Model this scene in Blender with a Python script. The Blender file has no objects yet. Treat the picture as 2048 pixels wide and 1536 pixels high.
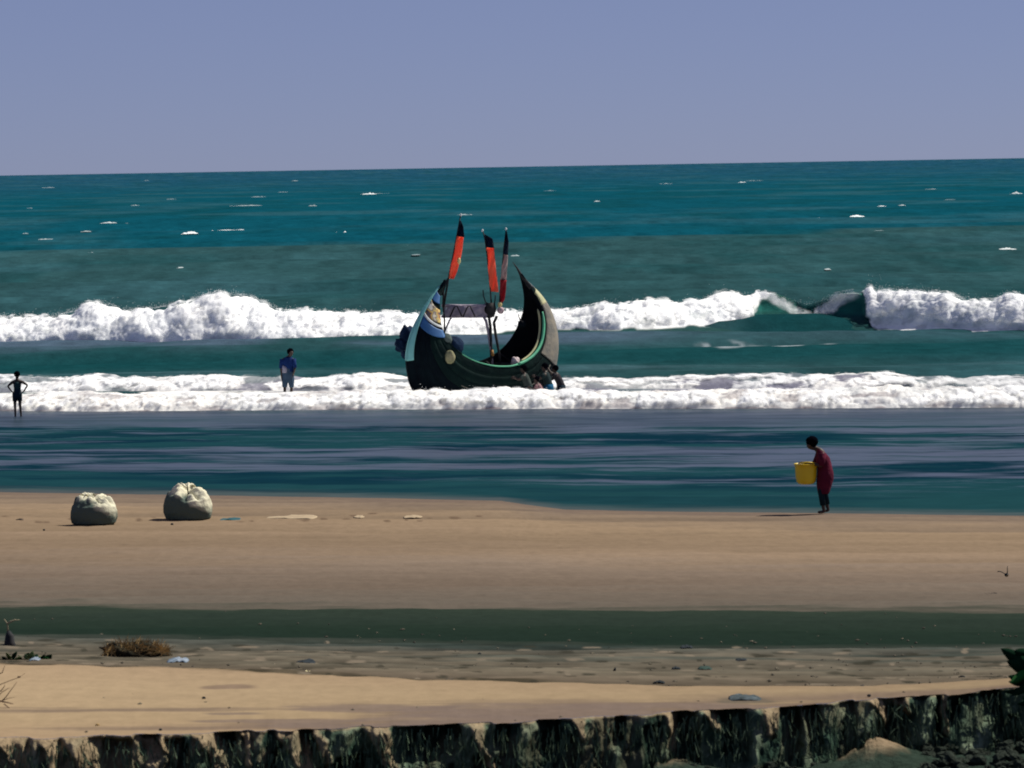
import bpy, math, random
import numpy as np
from mathutils import Matrix, Vector
R = math.radians
random.seed(7); rng = np.random.default_rng(7)
SC = bpy.context.scene; C = SC.collection

# ------------------------------------------------------------------ camera
F = 8340.0; CAMZ = 7.0; W2, H2 = 1024.0, 768.0
cam_d = bpy.data.cameras.new('camera'); cam = bpy.data.objects.new('camera', cam_d); C.objects.link(cam)
cam_d.sensor_width = 36; cam_d.lens = F/2048*36; cam_d.clip_start = 1; cam_d.clip_end = 40000
RM = Matrix.Rotation(R(90-3.006), 4, 'X') @ Matrix.Rotation(R(-0.98), 4, 'Z')
cam.matrix_world = Matrix.Translation((0, 0, CAMZ)) @ RM
SC.camera = cam
cam_d.dof.use_dof = True; cam_d.dof.focus_distance = 125; cam_d.dof.aperture_fstop = 7.0
# ------------------------------------------------------------------ light
SUN_AZ, SUN_EL = R(27), R(51)          # azimuth from +X towards +Y
sd = Vector((math.cos(SUN_EL)*math.cos(SUN_AZ), math.cos(SUN_EL)*math.sin(SUN_AZ), math.sin(SUN_EL)))
sun_d = bpy.data.lights.new('sun', 'SUN'); sun_d.energy = 4.7; sun_d.angle = R(0.5); sun_d.color = (1, .945, .84)
sun = bpy.data.objects.new('sun', sun_d); C.objects.link(sun)
sun.rotation_euler = sd.to_track_quat('Z', 'Y').to_euler(); sun.location = (40, 60, 60)
wd = bpy.data.worlds.new('World'); SC.world = wd; wd.use_nodes = True
nt = wd.node_tree; nt.nodes.clear()
sk = nt.nodes.new('ShaderNodeTexSky'); sk.sky_type = 'NISHITA'; sk.sun_disc = False
sk.sun_elevation = SUN_EL; sk.sun_rotation = math.pi/2 - SUN_AZ
sk.altitude = 0; sk.air_density = 0.5; sk.dust_density = 0.1; sk.ozone_density = 2.0
SKY_TINT = (0.28, 0.285, 0.40, 1)
mx = nt.nodes.new('ShaderNodeMix'); mx.data_type = 'RGBA'; mx.blend_type = 'MULTIPLY'; mx.inputs[0].default_value = 1
mx.inputs[7].default_value = SKY_TINT
bgn = nt.nodes.new('ShaderNodeBackground'); bgn.inputs[1].default_value = 0.1
wo = nt.nodes.new('ShaderNodeOutputWorld')
nt.links.new(sk.outputs[0], mx.inputs[6]); 
mf = nt.nodes.new('ShaderNodeMix'); mf.data_type = 'RGBA'; mf.inputs[0].default_value = 0.42; mf.inputs[7].default_value = (2.0, 2.22, 3.55, 1)
nt.links.new(mx.outputs[2], mf.inputs[6]); nt.links.new(mf.outputs[2], bgn.inputs[0]); nt.links.new(bgn.outputs[0], wo.inputs[0])
SC.view_settings.view_transform = 'Standard'; SC.view_settings.look = 'None'
SC.view_settings.exposure = 0.46; SC.view_settings.gamma = 1; SC.view_settings.use_curve_mapping = False
SC.render.engine = 'CYCLES'; SC.cycles.use_denoising = True
SC.cycles.max_bounces = 6; SC.cycles.transparent_max_bounces = 12
SC.cycles.caustics_reflective = False; SC.cycles.caustics_refractive = False
SC.cycles.filter_width = 1.9

# ------------------------------------------------------------------ survey helpers
RN = np.array(RM.to_3x3())
def ray(px, py):
    px = np.asarray(px, float); py = np.asarray(py, float)
    px, py = np.broadcast_arrays(px, py)
    d = np.stack([(px-W2)/F, -(py-H2)/F, -np.ones_like(px)], -1)
    return d @ RN.T
def on_z(px, py, z=0.0):
    d = ray(px, py); z = np.asarray(z, float)
    t = (z-CAMZ)/d[..., 2]
    return np.stack([d[..., 0]*t, d[..., 1]*t, d[..., 2]*t+CAMZ], -1)
def at_d(px, py, dist):
    d = ray(px, py); t = dist/d[..., 1]
    return np.stack([d[..., 0]*t, d[..., 1]*t, d[..., 2]*t+CAMZ], -1)
def V(a): return Vector([float(v) for v in a])
def poly(pts):
    a = np.array(pts, float)
    return lambda u: np.interp(u, a[:, 0], a[:, 1])

# ------------------------------------------------------------------ noise
def _h(ix, iy, iz, seed):
    n = (ix.astype(np.int64)*374761393 + iy.astype(np.int64)*668265263 + iz.astype(np.int64)*2147483647*3 + seed*1274126177) & 0xffffffff
    n = ((n ^ (n >> 13))*1274126177) & 0xffffffff
    n = ((n ^ (n >> 16))*2246822519) & 0xffffffff
    return ((n ^ (n >> 15)) & 0xffffff)/float(0xffffff)
def vn2(x, y, seed=0):
    xi, yi = np.floor(x), np.floor(y); fx, fy = x-xi, y-yi
    fx = fx*fx*fx*(fx*(fx*6-15)+10); fy = fy*fy*fy*(fy*(fy*6-15)+10); z = np.zeros_like(xi)
    a = _h(xi, yi, z, seed); b = _h(xi+1, yi, z, seed); c = _h(xi, yi+1, z, seed); d = _h(xi+1, yi+1, z, seed)
    return (a*(1-fx)+b*fx)*(1-fy)+(c*(1-fx)+d*fx)*fy
def fbm(x, y, seed=0, o=4):
    s = 0; a = 1; n = 0
    for i in range(o):
        s = s+a*vn2(x*2**i+i*17.3, y*2**i-i*9.1, seed+i); n += a; a *= .5
    return s/n          # 0..1, mean .5
def worley(x, y, z, seed=0):
    xi, yi, zi = np.floor(x), np.floor(y), np.floor(z); best = np.full(x.shape, 9.0)
    for dx in (-1, 0, 1):
        for dy in (-1, 0, 1):
            for dz in (-1, 0, 1):
                cx, cy, cz = xi+dx, yi+dy, zi+dz
                d = (cx+_h(cx, cy, cz, seed)-x)**2+(cy+_h(cx, cy, cz, seed+11)-y)**2+(cz+_h(cx, cy, cz, seed+23)-z)**2
                best = np.minimum(best, d)
    return np.sqrt(best)
def sm(a, b, x): 
    t = np.clip((x-a)/(b-a), 0, 1); return t*t*(3-2*t)

# ------------------------------------------------------------------ objects
def tag(o, label=None, cat=None, group=None, kind=None):
    if label: o['label'] = label
    if cat: o['category'] = cat
    if group: o['group'] = group
    if kind: o['kind'] = kind
    return o
def empty(name, loc=(0, 0, 0), label=None, cat=None, group=None):
    o = bpy.data.objects.new(name, None); C.objects.link(o); o.location = loc; o.empty_display_size = .1
    return tag(o, label, cat, group)
def mesh(name, vs, fs, mat, parent=None, smooth=True):
    m = bpy.data.meshes.new(name); m.from_pydata([tuple(map(float, v)) for v in vs], [], fs)
    if mat: m.materials.append(mat)
    if smooth: m.polygons.foreach_set('use_smooth', [True]*len(m.polygons))
    m.update()
    o = bpy.data.objects.new(name, m); C.objects.link(o)
    if parent: o.parent = parent
    return o
def grid(name, P, mat, col=None, attrs=None, parent=None):
    """P: rows x cols x 3"""
    r, c, _ = P.shape; m = bpy.data.meshes.new(name)
    m.vertices.add(r*c); m.vertices.foreach_set('co', P.reshape(-1).astype(np.float32))
    i = np.arange((r-1)*(c-1)); a = (i//(c-1))*c+i % (c-1)
    q = np.stack([a, a+1, a+c+1, a+c], -1).reshape(-1).astype(np.int32)
    m.loops.add(len(q)); m.loops.foreach_set('vertex_index', q)
    m.polygons.add(len(i)); m.polygons.foreach_set('loop_start', (np.arange(len(i))*4).astype(np.int32))
    m.polygons.foreach_set('use_smooth', np.ones(len(i), bool))
    m.update(calc_edges=True); m.validate()
    if col is not None:
        ca = m.color_attributes.new('Col', 'FLOAT_COLOR', 'POINT')
        cc = np.ones((r*c, 4), np.float32); cc[:, :3] = col.reshape(-1, 3); ca.data.foreach_set('color', cc.reshape(-1))
    for k, v in (attrs or {}).items():
        at = m.attributes.new(k, 'FLOAT', 'POINT'); at.data.foreach_set('value', v.reshape(-1).astype(np.float32))
    m.materials.append(mat)
    o = bpy.data.objects.new(name, m); C.objects.link(o)
    if parent: o.parent = parent
    return o
def tube_geo(pts, rad, n=6, cap=True):
    pts = [Vector(p) for p in pts]; rad = rad if isinstance(rad, (list, tuple)) else [rad]*len(pts)
    vs, fs = [], []; up = Vector((0.13, 1, 0.07))
    for i, p in enumerate(pts):
        t = (pts[min(i+1, len(pts)-1)]-pts[max(i-1, 0)]).normalized()
        a = t.cross(up).normalized(); b = t.cross(a).normalized()
        for k in range(n):
            an = 2*math.pi*k/n; vs.append(p+(a*math.cos(an)+b*math.sin(an))*rad[i])
    for i in range(len(pts)-1):
        for k in range(n): fs.append((i*n+k, i*n+(k+1) % n, (i+1)*n+(k+1) % n, (i+1)*n+k))
    if cap: fs.append(tuple(range(n))[::-1]); fs.append(tuple((len(pts)-1)*n+k for k in range(n)))
    return vs, fs
def join(*gs):
    V_, F_ = [], []
    for v, f in gs:
        b = len(V_); V_ += list(v); F_ += [tuple(i+b for i in q) for q in f]
    return V_, F_
def tube(name, pts, rad, mat, parent=None, n=6):
    v, f = tube_geo(pts, rad, n); return mesh(name, v, f, mat, parent)
def loft_geo(rings, n=14, cap=True):
    """rings: (x,y,z,rx,ry[,tilt]) ellipses, horizontal planes tilted about y"""
    vs, fs = [], []
    for r in rings:
        x, y, z, rx, ry = r[:5]; t = r[5] if len(r) > 5 else 0
        for k in range(n):
            a = 2*math.pi*k/n; ex = rx*math.cos(a)
            vs.append((x+ex*math.cos(t), y+ry*math.sin(a), z+ex*math.sin(t)))
    for i in range(len(rings)-1):
        for k in range(n): fs.append((i*n+k, i*n+(k+1) % n, (i+1)*n+(k+1) % n, (i+1)*n+k))
    if cap: fs.append(tuple(range(n))[::-1]); fs.append(tuple((len(rings)-1)*n+k for k in range(n)))
    return vs, fs
def blob_geo(c, r, seed=0, amp=.18, fr=2.2, nu=20, nv=12, flat=0.0):
    vs, fs = [], []
    for j in range(nv+1):
        th = math.pi*j/nv
        for i in range(nu):
            ph = 2*math.pi*i/nu
            d = np.array([math.sin(th)*math.cos(ph), math.sin(th)*math.sin(ph), math.cos(th)])
            q = d*fr+seed*3.7
            k = 1+amp*2*(float(fbm(np.array(q[0]+q[2]), np.array(q[1]-q[2]*.7), seed, 3))-.5)
            z = d[2]*k
            if flat and z < -flat: z = -flat
            vs.append((c[0]+d[0]*k*r[0], c[1]+d[1]*k*r[1], c[2]+z*r[2]))
    for j in range(nv):
        for i in range(nu):
            a, b = j*nu+i, j*nu+(i+1) % nu; fs.append((a, a+nu, b+nu, b))
    return vs, fs

# ------------------------------------------------------------------ materials
MATS = {}
def pmat(name, col, rough=.8, spec=.3, noise=None, nscale=6, bump=0, bscale=20, metal=0):
    m = bpy.data.materials.new(name); m.use_nodes = True; t = m.node_tree; b = t.nodes['Principled BSDF']
    b.inputs['Roughness'].default_value = rough; b.inputs['Specular IOR Level'].default_value = spec; b.inputs['Metallic'].default_value = metal
    tc = t.nodes.new('ShaderNodeTexCoord'); n = t.nodes.new('ShaderNodeTexNoise'); n.inputs['Scale'].default_value = nscale; n.inputs['Detail'].default_value = 6
    t.links.new(tc.outputs['Object'], n.inputs['Vector'])
    c2 = noise if noise else tuple(c*.72 for c in col)
    cr = t.nodes.new('ShaderNodeValToRGB'); cr.color_ramp.elements[0].position = .35; cr.color_ramp.elements[1].position = .65
    cr.color_ramp.elements[0].color = (*c2, 1); cr.color_ramp.elements[1].color = (*col, 1)
    t.links.new(n.outputs['Fac'], cr.inputs[0]); t.links.new(cr.outputs[0], b.inputs['Base Color'])
    if bump:
        n2 = t.nodes.new('ShaderNodeTexNoise'); n2.inputs['Scale'].default_value = bscale; n2.inputs['Detail'].default_value = 5
        t.links.new(tc.outputs['Object'], n2.inputs['Vector'])
        bp = t.nodes.new('ShaderNodeBump'); bp.inputs['Strength'].default_value = bump; bp.inputs['Distance'].default_value = .05
        t.links.new(n2.outputs['Fac'], bp.inputs['Height']); t.links.new(bp.outputs[0], b.inputs['Normal'])
    MATS[name] = m; return m
def vc_mat(name, grain=0.12, gscale=(8, 8, 8), bump=.3, bdist=.02, rough=.9, spec=.2, gloss=False, trans=0.0):
    """colour from the surface's own stain and tint map, with procedural grain and relief"""
    m = bpy.data.materials.new(name); m.use_nodes = True; t = m.node_tree; b = t.nodes['Principled BSDF']
    at = t.nodes.new('ShaderNodeAttribute'); at.attribute_name = 'Col'
    tc = t.nodes.new('ShaderNodeTexCoord'); mp = t.nodes.new('ShaderNodeMapping'); mp.inputs['Scale'].default_value = gscale
    n = t.nodes.new('ShaderNodeTexNoise'); n.inputs['Scale'].default_value = 1; n.inputs['Detail'].default_value = 7; n.inputs['Roughness'].default_value = .6
    t.links.new(tc.outputs['Object'], mp.inputs[0]); t.links.new(mp.outputs[0], n.inputs['Vector'])
    mr = t.nodes.new('ShaderNodeMapRange'); mr.inputs[1].default_value = .25; mr.inputs[2].default_value = .75
    mr.inputs[3].default_value = 1-grain; mr.inputs[4].default_value = 1+grain
    t.links.new(n.outputs['Fac'], mr.inputs[0])
    mu = t.nodes.new('ShaderNodeVectorMath'); mu.operation = 'SCALE'
    t.links.new(at.outputs['Color'], mu.inputs[0]); t.links.new(mr.outputs[0], mu.inputs['Scale'])
    t.links.new(mu.outputs[0], b.inputs['Base Color'])
    bp = t.nodes.new('ShaderNodeBump'); bp.inputs['Strength'].default_value = bump; bp.inputs['Distance'].default_value = bdist
    t.links.new(n.outputs['Fac'], bp.inputs['Height']); t.links.new(bp.outputs[0], b.inputs['Normal'])
    b.inputs['Roughness'].default_value = rough; b.inputs['Specular IOR Level'].default_value = spec
    if gloss:
        g = t.nodes.new('ShaderNodeAttribute'); g.attribute_name = 'gloss'
        a1 = t.nodes.new('ShaderNodeMapRange'); a1.inputs[3].default_value = rough; a1.inputs[4].default_value = .30
        a2 = t.nodes.new('ShaderNodeMapRange'); a2.inputs[3].default_value = spec; a2.inputs[4].default_value = .5
        a3 = t.nodes.new('ShaderNodeMapRange'); a3.inputs[3].default_value = bump; a3.inputs[4].default_value = 0.02
        for a in (a1, a2, a3): t.links.new(g.outputs['Fac'], a.inputs[0])
        t.links.new(a1.outputs[0], b.inputs['Roughness']); t.links.new(a2.outputs[0], b.inputs['Specular IOR Level']); t.links.new(a3.outputs[0], bp.inputs['Strength'])
    if trans:
        f = t.nodes.new('ShaderNodeAttribute'); f.attribute_name = 'foam'
        tr = t.nodes.new('ShaderNodeBsdfTranslucent'); t.links.new(mu.outputs[0], tr.inputs['Color']); t.links.new(bp.outputs[0], tr.inputs['Normal'])
        ml = t.nodes.new('ShaderNodeMath'); ml.operation = 'MULTIPLY'; ml.inputs[1].default_value = trans; t.links.new(f.outputs['Fac'], ml.inputs[0])
        ms = t.nodes.new('ShaderNodeMixShader'); t.links.new(ml.outputs[0], ms.inputs[0]); t.links.new(b.outputs[0], ms.inputs[1]); t.links.new(tr.outputs[0], ms.inputs[2])
        al = t.nodes.new('ShaderNodeAttribute'); al.attribute_name = 'thin'
        tp = t.nodes.new('ShaderNodeBsdfTransparent'); m2 = t.nodes.new('ShaderNodeMixShader')
        t.links.new(al.outputs['Fac'], m2.inputs[0]); t.links.new(ms.outputs[0], m2.inputs[1]); t.links.new(tp.outputs[0], m2.inputs[2])
        t.links.new(m2.outputs[0], t.nodes['Material Output'].inputs[0])
    return m
M_sand = vc_mat('sand', .10, (5, 3, 5), .35, .03, 1.0, .0)
M_sea = vc_mat('sea_water', .22, (1.1, .8, 1), .6, .25, .6, .0)
M_shal = vc_mat('shallow_water', .12, (1.0, 1.4, 1), .5, .05, .5, .0, gloss=True)
M_wave = vc_mat('surf', .05, (3, 3, 3), .35, .08, .9, .08, trans=.10)
M_bank = vc_mat('bank_soil', .40, (9, 9, 6), .8, .06, 1, .0)

def lerp(a, b, t): return a+(b-a)*t
def c3(*v): return np.array(v, float)
def mixc(a, b, t): return a*(1-t[..., None])+b*t[..., None]

# ------------------------------------------------------------------ lines surveyed on the beach (column, row)
shore = poly([(-1500, 975), (0, 983), (300, 988), (700, 994), (1000, 1000), (1050, 1008), (1130, 1018), (1300, 1022), (1640, 1025), (2048, 1031), (3500, 1045)])
bandT = poly([(-1500, 1219), (0, 1219), (500, 1217), (1024, 1220), (1500, 1219), (2048, 1220), (3500, 1222)])
bandB = poly([(-1500, 1266), (0, 1270), (250, 1276), (512, 1280), (1024, 1285), (1536, 1290), (2048, 1296), (3500, 1300)])
brow = poly([(-1500, 1315), (0, 1333), (250, 1340), (500, 1349), (760, 1362), (1024, 1370), (1300, 1377), (1600, 1379), (1750, 1379), (1900, 1372), (2048, 1358), (3500, 1330)])
_edge = poly([(-1500, 1520), (0, 1478), (140, 1473), (290, 1470), (520, 1462), (700, 1458), (960, 1448), (1110, 1440), (1150, 1437), (1240, 1430), (1330, 1426), (1410, 1420), (1540, 1416), (1700, 1400), (1780, 1394), (1900, 1388), (1990, 1378), (2048, 1372), (3500, 1340)])
def edge(u):
    v = np.atleast_1d(np.asarray(u, float)); o = _edge(v)+11*(fbm(v/120, v*0+3.3, 300, 4)-.5)+3*(sm(.42, .58, fbm(v/48, v*0+8.1, 310, 2))-.5)
    return o if np.ndim(u) else float(o[0])
def horizon(u): return 348-(u/2048)*35

# ------------------------------------------------------------------ sea
sea_teal, sea_far, sea_mid, sea_near, sea_dark = c3(.003, .053, .078), c3(.010, .052, .090), c3(.019, .057, .064), c3(.016, .050, .056), c3(.004, .039, .045)
U = np.concatenate([np.linspace(-1500, -160, 60)[:-1], np.arange(-160, 2210, 4.0), np.linspace(2210, 3550, 60)])
def rows_sea():
    # rows as depression below the horizon
    dep = np.concatenate([[3.2, 4, 5, 6.2, 7.5], np.arange(9, 250, 1.0), np.arange(250, 470, 1.0)])
    return dep
dep = rows_sea()[:, None]*np.ones_like(U)[None]
PX = np.ones_like(dep)*U; PY = horizon(PX)+dep
P = on_z(PX, PY, 0.0); X, Y = P[..., 0], P[..., 1]
dist = Y
# swell and chop (shorter components fade where the rows are too coarse to carry them)
Z = np.zeros_like(X)
for lam, amp, ang in [(28, .17, 6), (17, .11, -9), (9.5, .07, 14), (5.3, .045, -22), (3.1, .028, 8), (2.1, .02, 35)]:
    k = 2*math.pi/lam; a = R(ang); ph = (X*math.sin(a)+Y*math.cos(a))*k + 5*fbm(X/lam/2.5, Y/lam/2.5, int(lam*10), 2)
    fade = np.clip(1.6-dist*dist/58380*6/lam, 0, 1)
    sh = np.clip((dist-128)/40, .25, 1)
    w = np.sin(ph); Z += amp*fade*sh*(w+.35*np.cos(2*ph))
Z *= np.clip((dist-118)/10, 0, 1)
bnd = poly([(-1500, 175), (0, 157), (250, 154), (512, 153), (900, 151), (1100, 152), (1500, 146), (1700, 140), (2048, 136), (3550, 120)])(PX)
n1 = fbm(X/22, Y/60, 3, 5); n2 = fbm(X/9, Y/40, 9, 5); n3 = fbm(X/3, Y/14, 19, 4)
edge_n = (n2-.5)*14
col = mixc(np.broadcast_to(sea_far, P.shape), sea_teal, sm(6, 60, dep))  # bluish haze near the horizon tinted into the far water colour
col = mixc(col, sea_mid, sm(-3, 5, dep-bnd-edge_n*.6))
col = mixc(col, sea_near, sm(230, 300, dep))
col = mixc(col, sea_dark, sm(.48, .72, n2)*.40)
col = mixc(col, c3(.03, .085, .105), sm(.50, .78, n1)*.4)
n4 = fbm(X/1.3, Y/6, 29, 4); n5 = fbm(X/5, Y/11, 39, 4)
col = col*(0.76+.22*n3+.62*(n4-.5)*np.clip(1.4-dist/900, .45, 1)+.26*n5)[..., None]
# dark trough and pale strip in front of the breaker
strip = sm(318, 345, dep)*(1-sm(352, 372, dep))
gapz = sm(1430, 1520, PX)*(1-sm(1750, 1830, PX))*sm(280, 300, dep)*(1-sm(330, 350, dep))
col = mixc(col, sea_dark*.8, gapz*.85)
strip = strip*(1-.75*sm(1150, 1450, PX))
col = mixc(col, c3(.055, .085, .125), strip*sm(.35, .6, fbm(X/7, Y/9, 41, 3))*.9)
fz = sm(-30, -12, PY-802)*(1-sm(2, 8, PY-802))
tr = sm(360, 378, dep)*(1-sm(388, 405, dep))
col = mixc(col, sea_dark, tr*.8)
pale = sm(392, 402, dep)*(1-sm(410, 420, dep))*sm(.4, .65, fbm(X/9, Y/3, 77, 3))
col = mixc(col, c3(.05, .10, .12), pale*.5)
# thin foam line on the right
yl = 690-(PX-1390)*0.0; dd = np.abs(PY-yl-3*np.sin(PX/70)); wl = 2+7*np.exp(-((PX-1450)/70)**2)
fl = (1-sm(wl*.5, wl, dd))*sm(1375, 1410, PX)*(1-sm(1740, 1800, PX))*sm(.30, .5, fbm(X/.9, Y/2.5, 5, 3))
col = mixc(col, c3(.42, .46, .50), fl*.8)
col = mixc(col, c3(.75, .74, .73), fz*sm(.32, .5, fbm(X/.8, Y/.8, 91, 4)))
P[..., 2] = Z
sea = grid('sea_water', P, M_sea, col); tag(sea, kind='structure')

# whitecaps: raised crests of foam where the photo shows them
M_cap = vc_mat('whitecap_foam', .1, (3, 3, 3), .3, .05, .9, .05)
ccol = []
caps = [(97, 374, 26, 3, .4), (738, 386, 26, 5, 1), (760, 386, 30, 2, .3), (492, 410, 52, 3, .6), (270, 409, 14, 4, .5), (342, 397, 18, 3, .4), (517, 392, 26, 4, .4), (565, 383, 18, 3, .4), (625, 408, 14, 8, .4), (217, 444, 26, 4, .7), (253, 446, 14, 3, .4),
        (172, 461, 16, 4, .5), (92, 477, 26, 4, .6), (50, 465, 10, 5, .4), (379, 463, 26, 8, 1), (425, 461, 24, 4, .9), (455, 459, 50, 6, 1), (482, 459, 28, 4, .9), (689, 463, 16, 7, 1), (670, 464, 14, 2, .6), (333, 496, 38, 7, .7), (755, 471, 14, 4, .5), (181, 504, 14, 4, .5), (362, 533, 12, 5, .7), (644, 524, 24, 5, .7), (692, 505, 10, 4, .5), (738, 521, 18, 5, .3), (815, 490, 6, 4, .5), (832, 507, 14, 5, .3),
        (590, 360, 12, 4, .4), (293, 360, 10, 3, .3), (1332, 366, 22, 3, .5), (1484, 363, 14, 4, .8), (1508, 360, 30, 3, .3), (1194, 401, 10, 4, .7), (1464, 433, 18, 4, .5), (1637, 435, 14, 4, .5), (1714, 430, 24, 6, 1), (1765, 411, 18, 4, .8), (1804, 409, 12, 4, .6), (1862, 377, 20, 3, .4), (2032, 384, 22, 7, .7), (1760, 460, 30, 4, .4), (1925, 477, 62, 6, .9), (1925, 478, 26, 5, 1), (1660, 492, 20, 6, .8), (2015, 495, 28, 6, .8), (1443, 511, 10, 4, .6), (1655, 536, 10, 5, .6), (1710, 478, 40, 4, .3), (1030, 509, 14, 5, .5), (930, 427, 24, 5, .5), (1830, 468, 24, 4, .3), (265, 551, 20, 3, .4), (60, 415, 10, 3, .3), (1100, 380, 20, 3, .3), (1900, 398, 20, 3, .3)]
vs, fs = [], []
for i, (cx, cy, w, h, s) in enumerate(caps):
    c = on_z(cx, cy+h/2); d = c[1]; sc_ = d/F; ww = w*sc_*.62; hh = max(h*sc_*.50, .06)*(.35+.65*s)
    n = 14
    b = len(vs)
    for k in range(n+1):
        t = k/n*2-1; env = max(0, 1-abs(t)**1.6)
        j = float(fbm(np.array(k*.9+i*7), np.array(i*3.1), 31, 2))
        top = hh*env*(.35+1.1*j); off = (j-.5)*h*sc_*.8
        x = c[0]+ww*t; yo = d+t*ww*.2
        vs += [(x, yo-.6, -.02+off*.3), (x, yo-.1, top*.8+off*.3), (x, yo+.25, top+off*.3), (x, yo+1.4, -.03)]
    for k in range(n):
        for q in range(3): a = b+k*4+q; fs.append((a, a+4, a+5, a+1))
    ccol += [tuple(lerp(c3(.06, .12, .14), c3(.75, .80, .80), min(1, .10+s**2*.9))*1.0)+(1,)]*(4*(n+1))
o = mesh('whitecaps', vs, fs, M_cap); ca = o.data.color_attributes.new('Col', 'FLOAT_COLOR', 'POINT'); ca.data.foreach_set('color', np.array(ccol, np.float32).reshape(-1)); tag(o, 'scattered small white crests on the open teal sea', 'foam', kind='stuff')

# ------------------------------------------------------------------ shallow wash between the surf and the beach
U2 = np.concatenate([np.linspace(-1500, -120, 50)[:-1], np.arange(-120, 2170, 4.0), np.linspace(2170, 3550, 50)])
r = np.linspace(0, 1, 330)[:, None]
sh = shore(U2)[None]+7; topy = 800.0
PY = topy+(sh-topy)*r; PX = np.ones_like(PY)*U2; P = on_z(PX, PY, 0.0); X, Y = P[..., 0], P[..., 1]
yy = PY+(PX/2048)*0
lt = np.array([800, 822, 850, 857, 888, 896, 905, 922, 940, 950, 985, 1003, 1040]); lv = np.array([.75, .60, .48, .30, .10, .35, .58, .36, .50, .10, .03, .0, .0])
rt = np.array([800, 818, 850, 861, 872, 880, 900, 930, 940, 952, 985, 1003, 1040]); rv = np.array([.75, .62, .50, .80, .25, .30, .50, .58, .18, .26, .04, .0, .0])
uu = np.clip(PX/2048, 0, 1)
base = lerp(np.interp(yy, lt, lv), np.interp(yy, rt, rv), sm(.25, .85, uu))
skew = Y+X*.16+1.3*(fbm(X/3.5, Y/5, 49, 3)-.5)+.5*(fbm(X/1.1, Y/2, 50, 3)-.5)
s1 = fbm(X/7, skew/1.2, 51, 5); s2 = fbm(X/2.4, skew/.42, 57, 5); s3 = fbm(X/12, skew/2.6, 61, 4)
s1 = s1*.6+.4*fbm(X/1.6, skew/.9, 64, 4)
g = base*1.0+(s1-.5)*1.5+(s2-.5)*1.0+(s3-.5)*.7
flatz = sm(852, 862, yy)*0+1
g = np.where(yy < 852, np.clip(base+(s2-.5)*.35+(s1-.5)*.3, 0, 1), sm(.30, .80, g))
g = lerp(g, sm(.25, .95, base*1.0+(s1-.5)*1.6+(s2-.5)*1.4), .3)
g = g*(1-sm(-60, -30, PY-shore(PX)[...]))
g = np.clip(g, 0, 1)
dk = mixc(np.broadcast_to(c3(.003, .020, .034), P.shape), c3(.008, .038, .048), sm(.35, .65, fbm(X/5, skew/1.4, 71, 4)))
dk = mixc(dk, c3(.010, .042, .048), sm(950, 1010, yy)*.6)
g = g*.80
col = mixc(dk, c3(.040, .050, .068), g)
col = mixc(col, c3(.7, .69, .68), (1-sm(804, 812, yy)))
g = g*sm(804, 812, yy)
wetE = 1-sm(0, 14, shore(PX)-PY+(s2-.5)*10)
col = mixc(col, c3(.10, .10, .10), wetE*.45)
P[..., 2] = .012*(fbm(X/1.2, skew/.5, 81, 3)-.5)*(1-g)*sm(0, .06, 1-r)
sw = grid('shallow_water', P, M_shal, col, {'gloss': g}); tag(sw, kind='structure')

# ------------------------------------------------------------------ beach sand
Ub = np.concatenate([np.linspace(-1500, -120, 60)[:-1], np.arange(-120, 2170, 3.5), np.linspace(2170, 3550, 60)])
lines = [lambda u: shore(u)-120, shore, bandT, bandB, brow, edge]; zs = [-.22, -.004, .79, 1.04, 1.38, 1.5]; nr = [8, 170, 60, 60, 110]
rows_y, rows_z, rows_t = [], [], []
for i in range(5):
    for k in range(nr[i]):
        t = k/nr[i]; rows_y.append(lines[i](Ub)*(1-t)+lines[i+1](Ub)*t); rows_z.append(np.full_like(Ub, zs[i]+(zs[i+1]-zs[i])*t)); rows_t.append(np.full_like(Ub, i+t))
rows_y.append(edge(Ub)); rows_z.append(np.full_like(Ub, 1.5)); rows_t.append(np.full_like(Ub, 5.0))
PY = np.array(rows_y); ZZ = np.array(rows_z); T = np.array(rows_t); PX = np.ones_like(PY)*Ub
P = on_z(PX, PY, ZZ); X, Y = P[..., 0], P[..., 1]; sk_ = Y+X*.10
a1 = fbm(X/8, sk_/1.5, 101, 5); a2 = fbm(X/2.2, sk_/.5, 111, 5); a3 = fbm(X/.5, sk_/.35, 121, 4); a4 = fbm(X/20, sk_/2.6, 131, 3)
tk = np.array([0, .99, 1.0, 1.07, 1.20, 1.45, 1.62, 1.72, 1.86, 1.955, 2.04, 2.3, 2.6, 2.90, 3.12, 3.3, 3.7, 3.9, 3.985, 4.02, 4.3, 4.75, 5])
ck = np.array([(.08, .08, .08), (.11, .09, .08), (.20, .155, .13), (.265, .205, .155), (.335, .25, .17), (.30, .225, .16), (.235, .185, .145), (.215, .17, .135), (.175, .148, .122), (.155, .135, .113), (.036, .054, .042), (.030, .047, .038), (.021, .038, .029), (.018, .034, .027), (.080, .088, .078), (.135, .125, .10), (.165, .145, .11), (.15, .125, .095), (.11, .09, .062), (.44, .33, .215), (.47, .36, .23), (.44, .335, .21), (.42, .31, .20)])
Tn = T+(a1-.5)*.16*(T > 1.1)*(T < 3.95)+(a2-.5)*.10*(T > 1.02)*(T < 3.95)+(a3-.5)*.04
Tn = np.where(T < 1.0, T, np.maximum(Tn, 1.0))
col = np.stack([np.interp(Tn, tk, ck[:, i]) for i in range(3)], -1)
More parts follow.
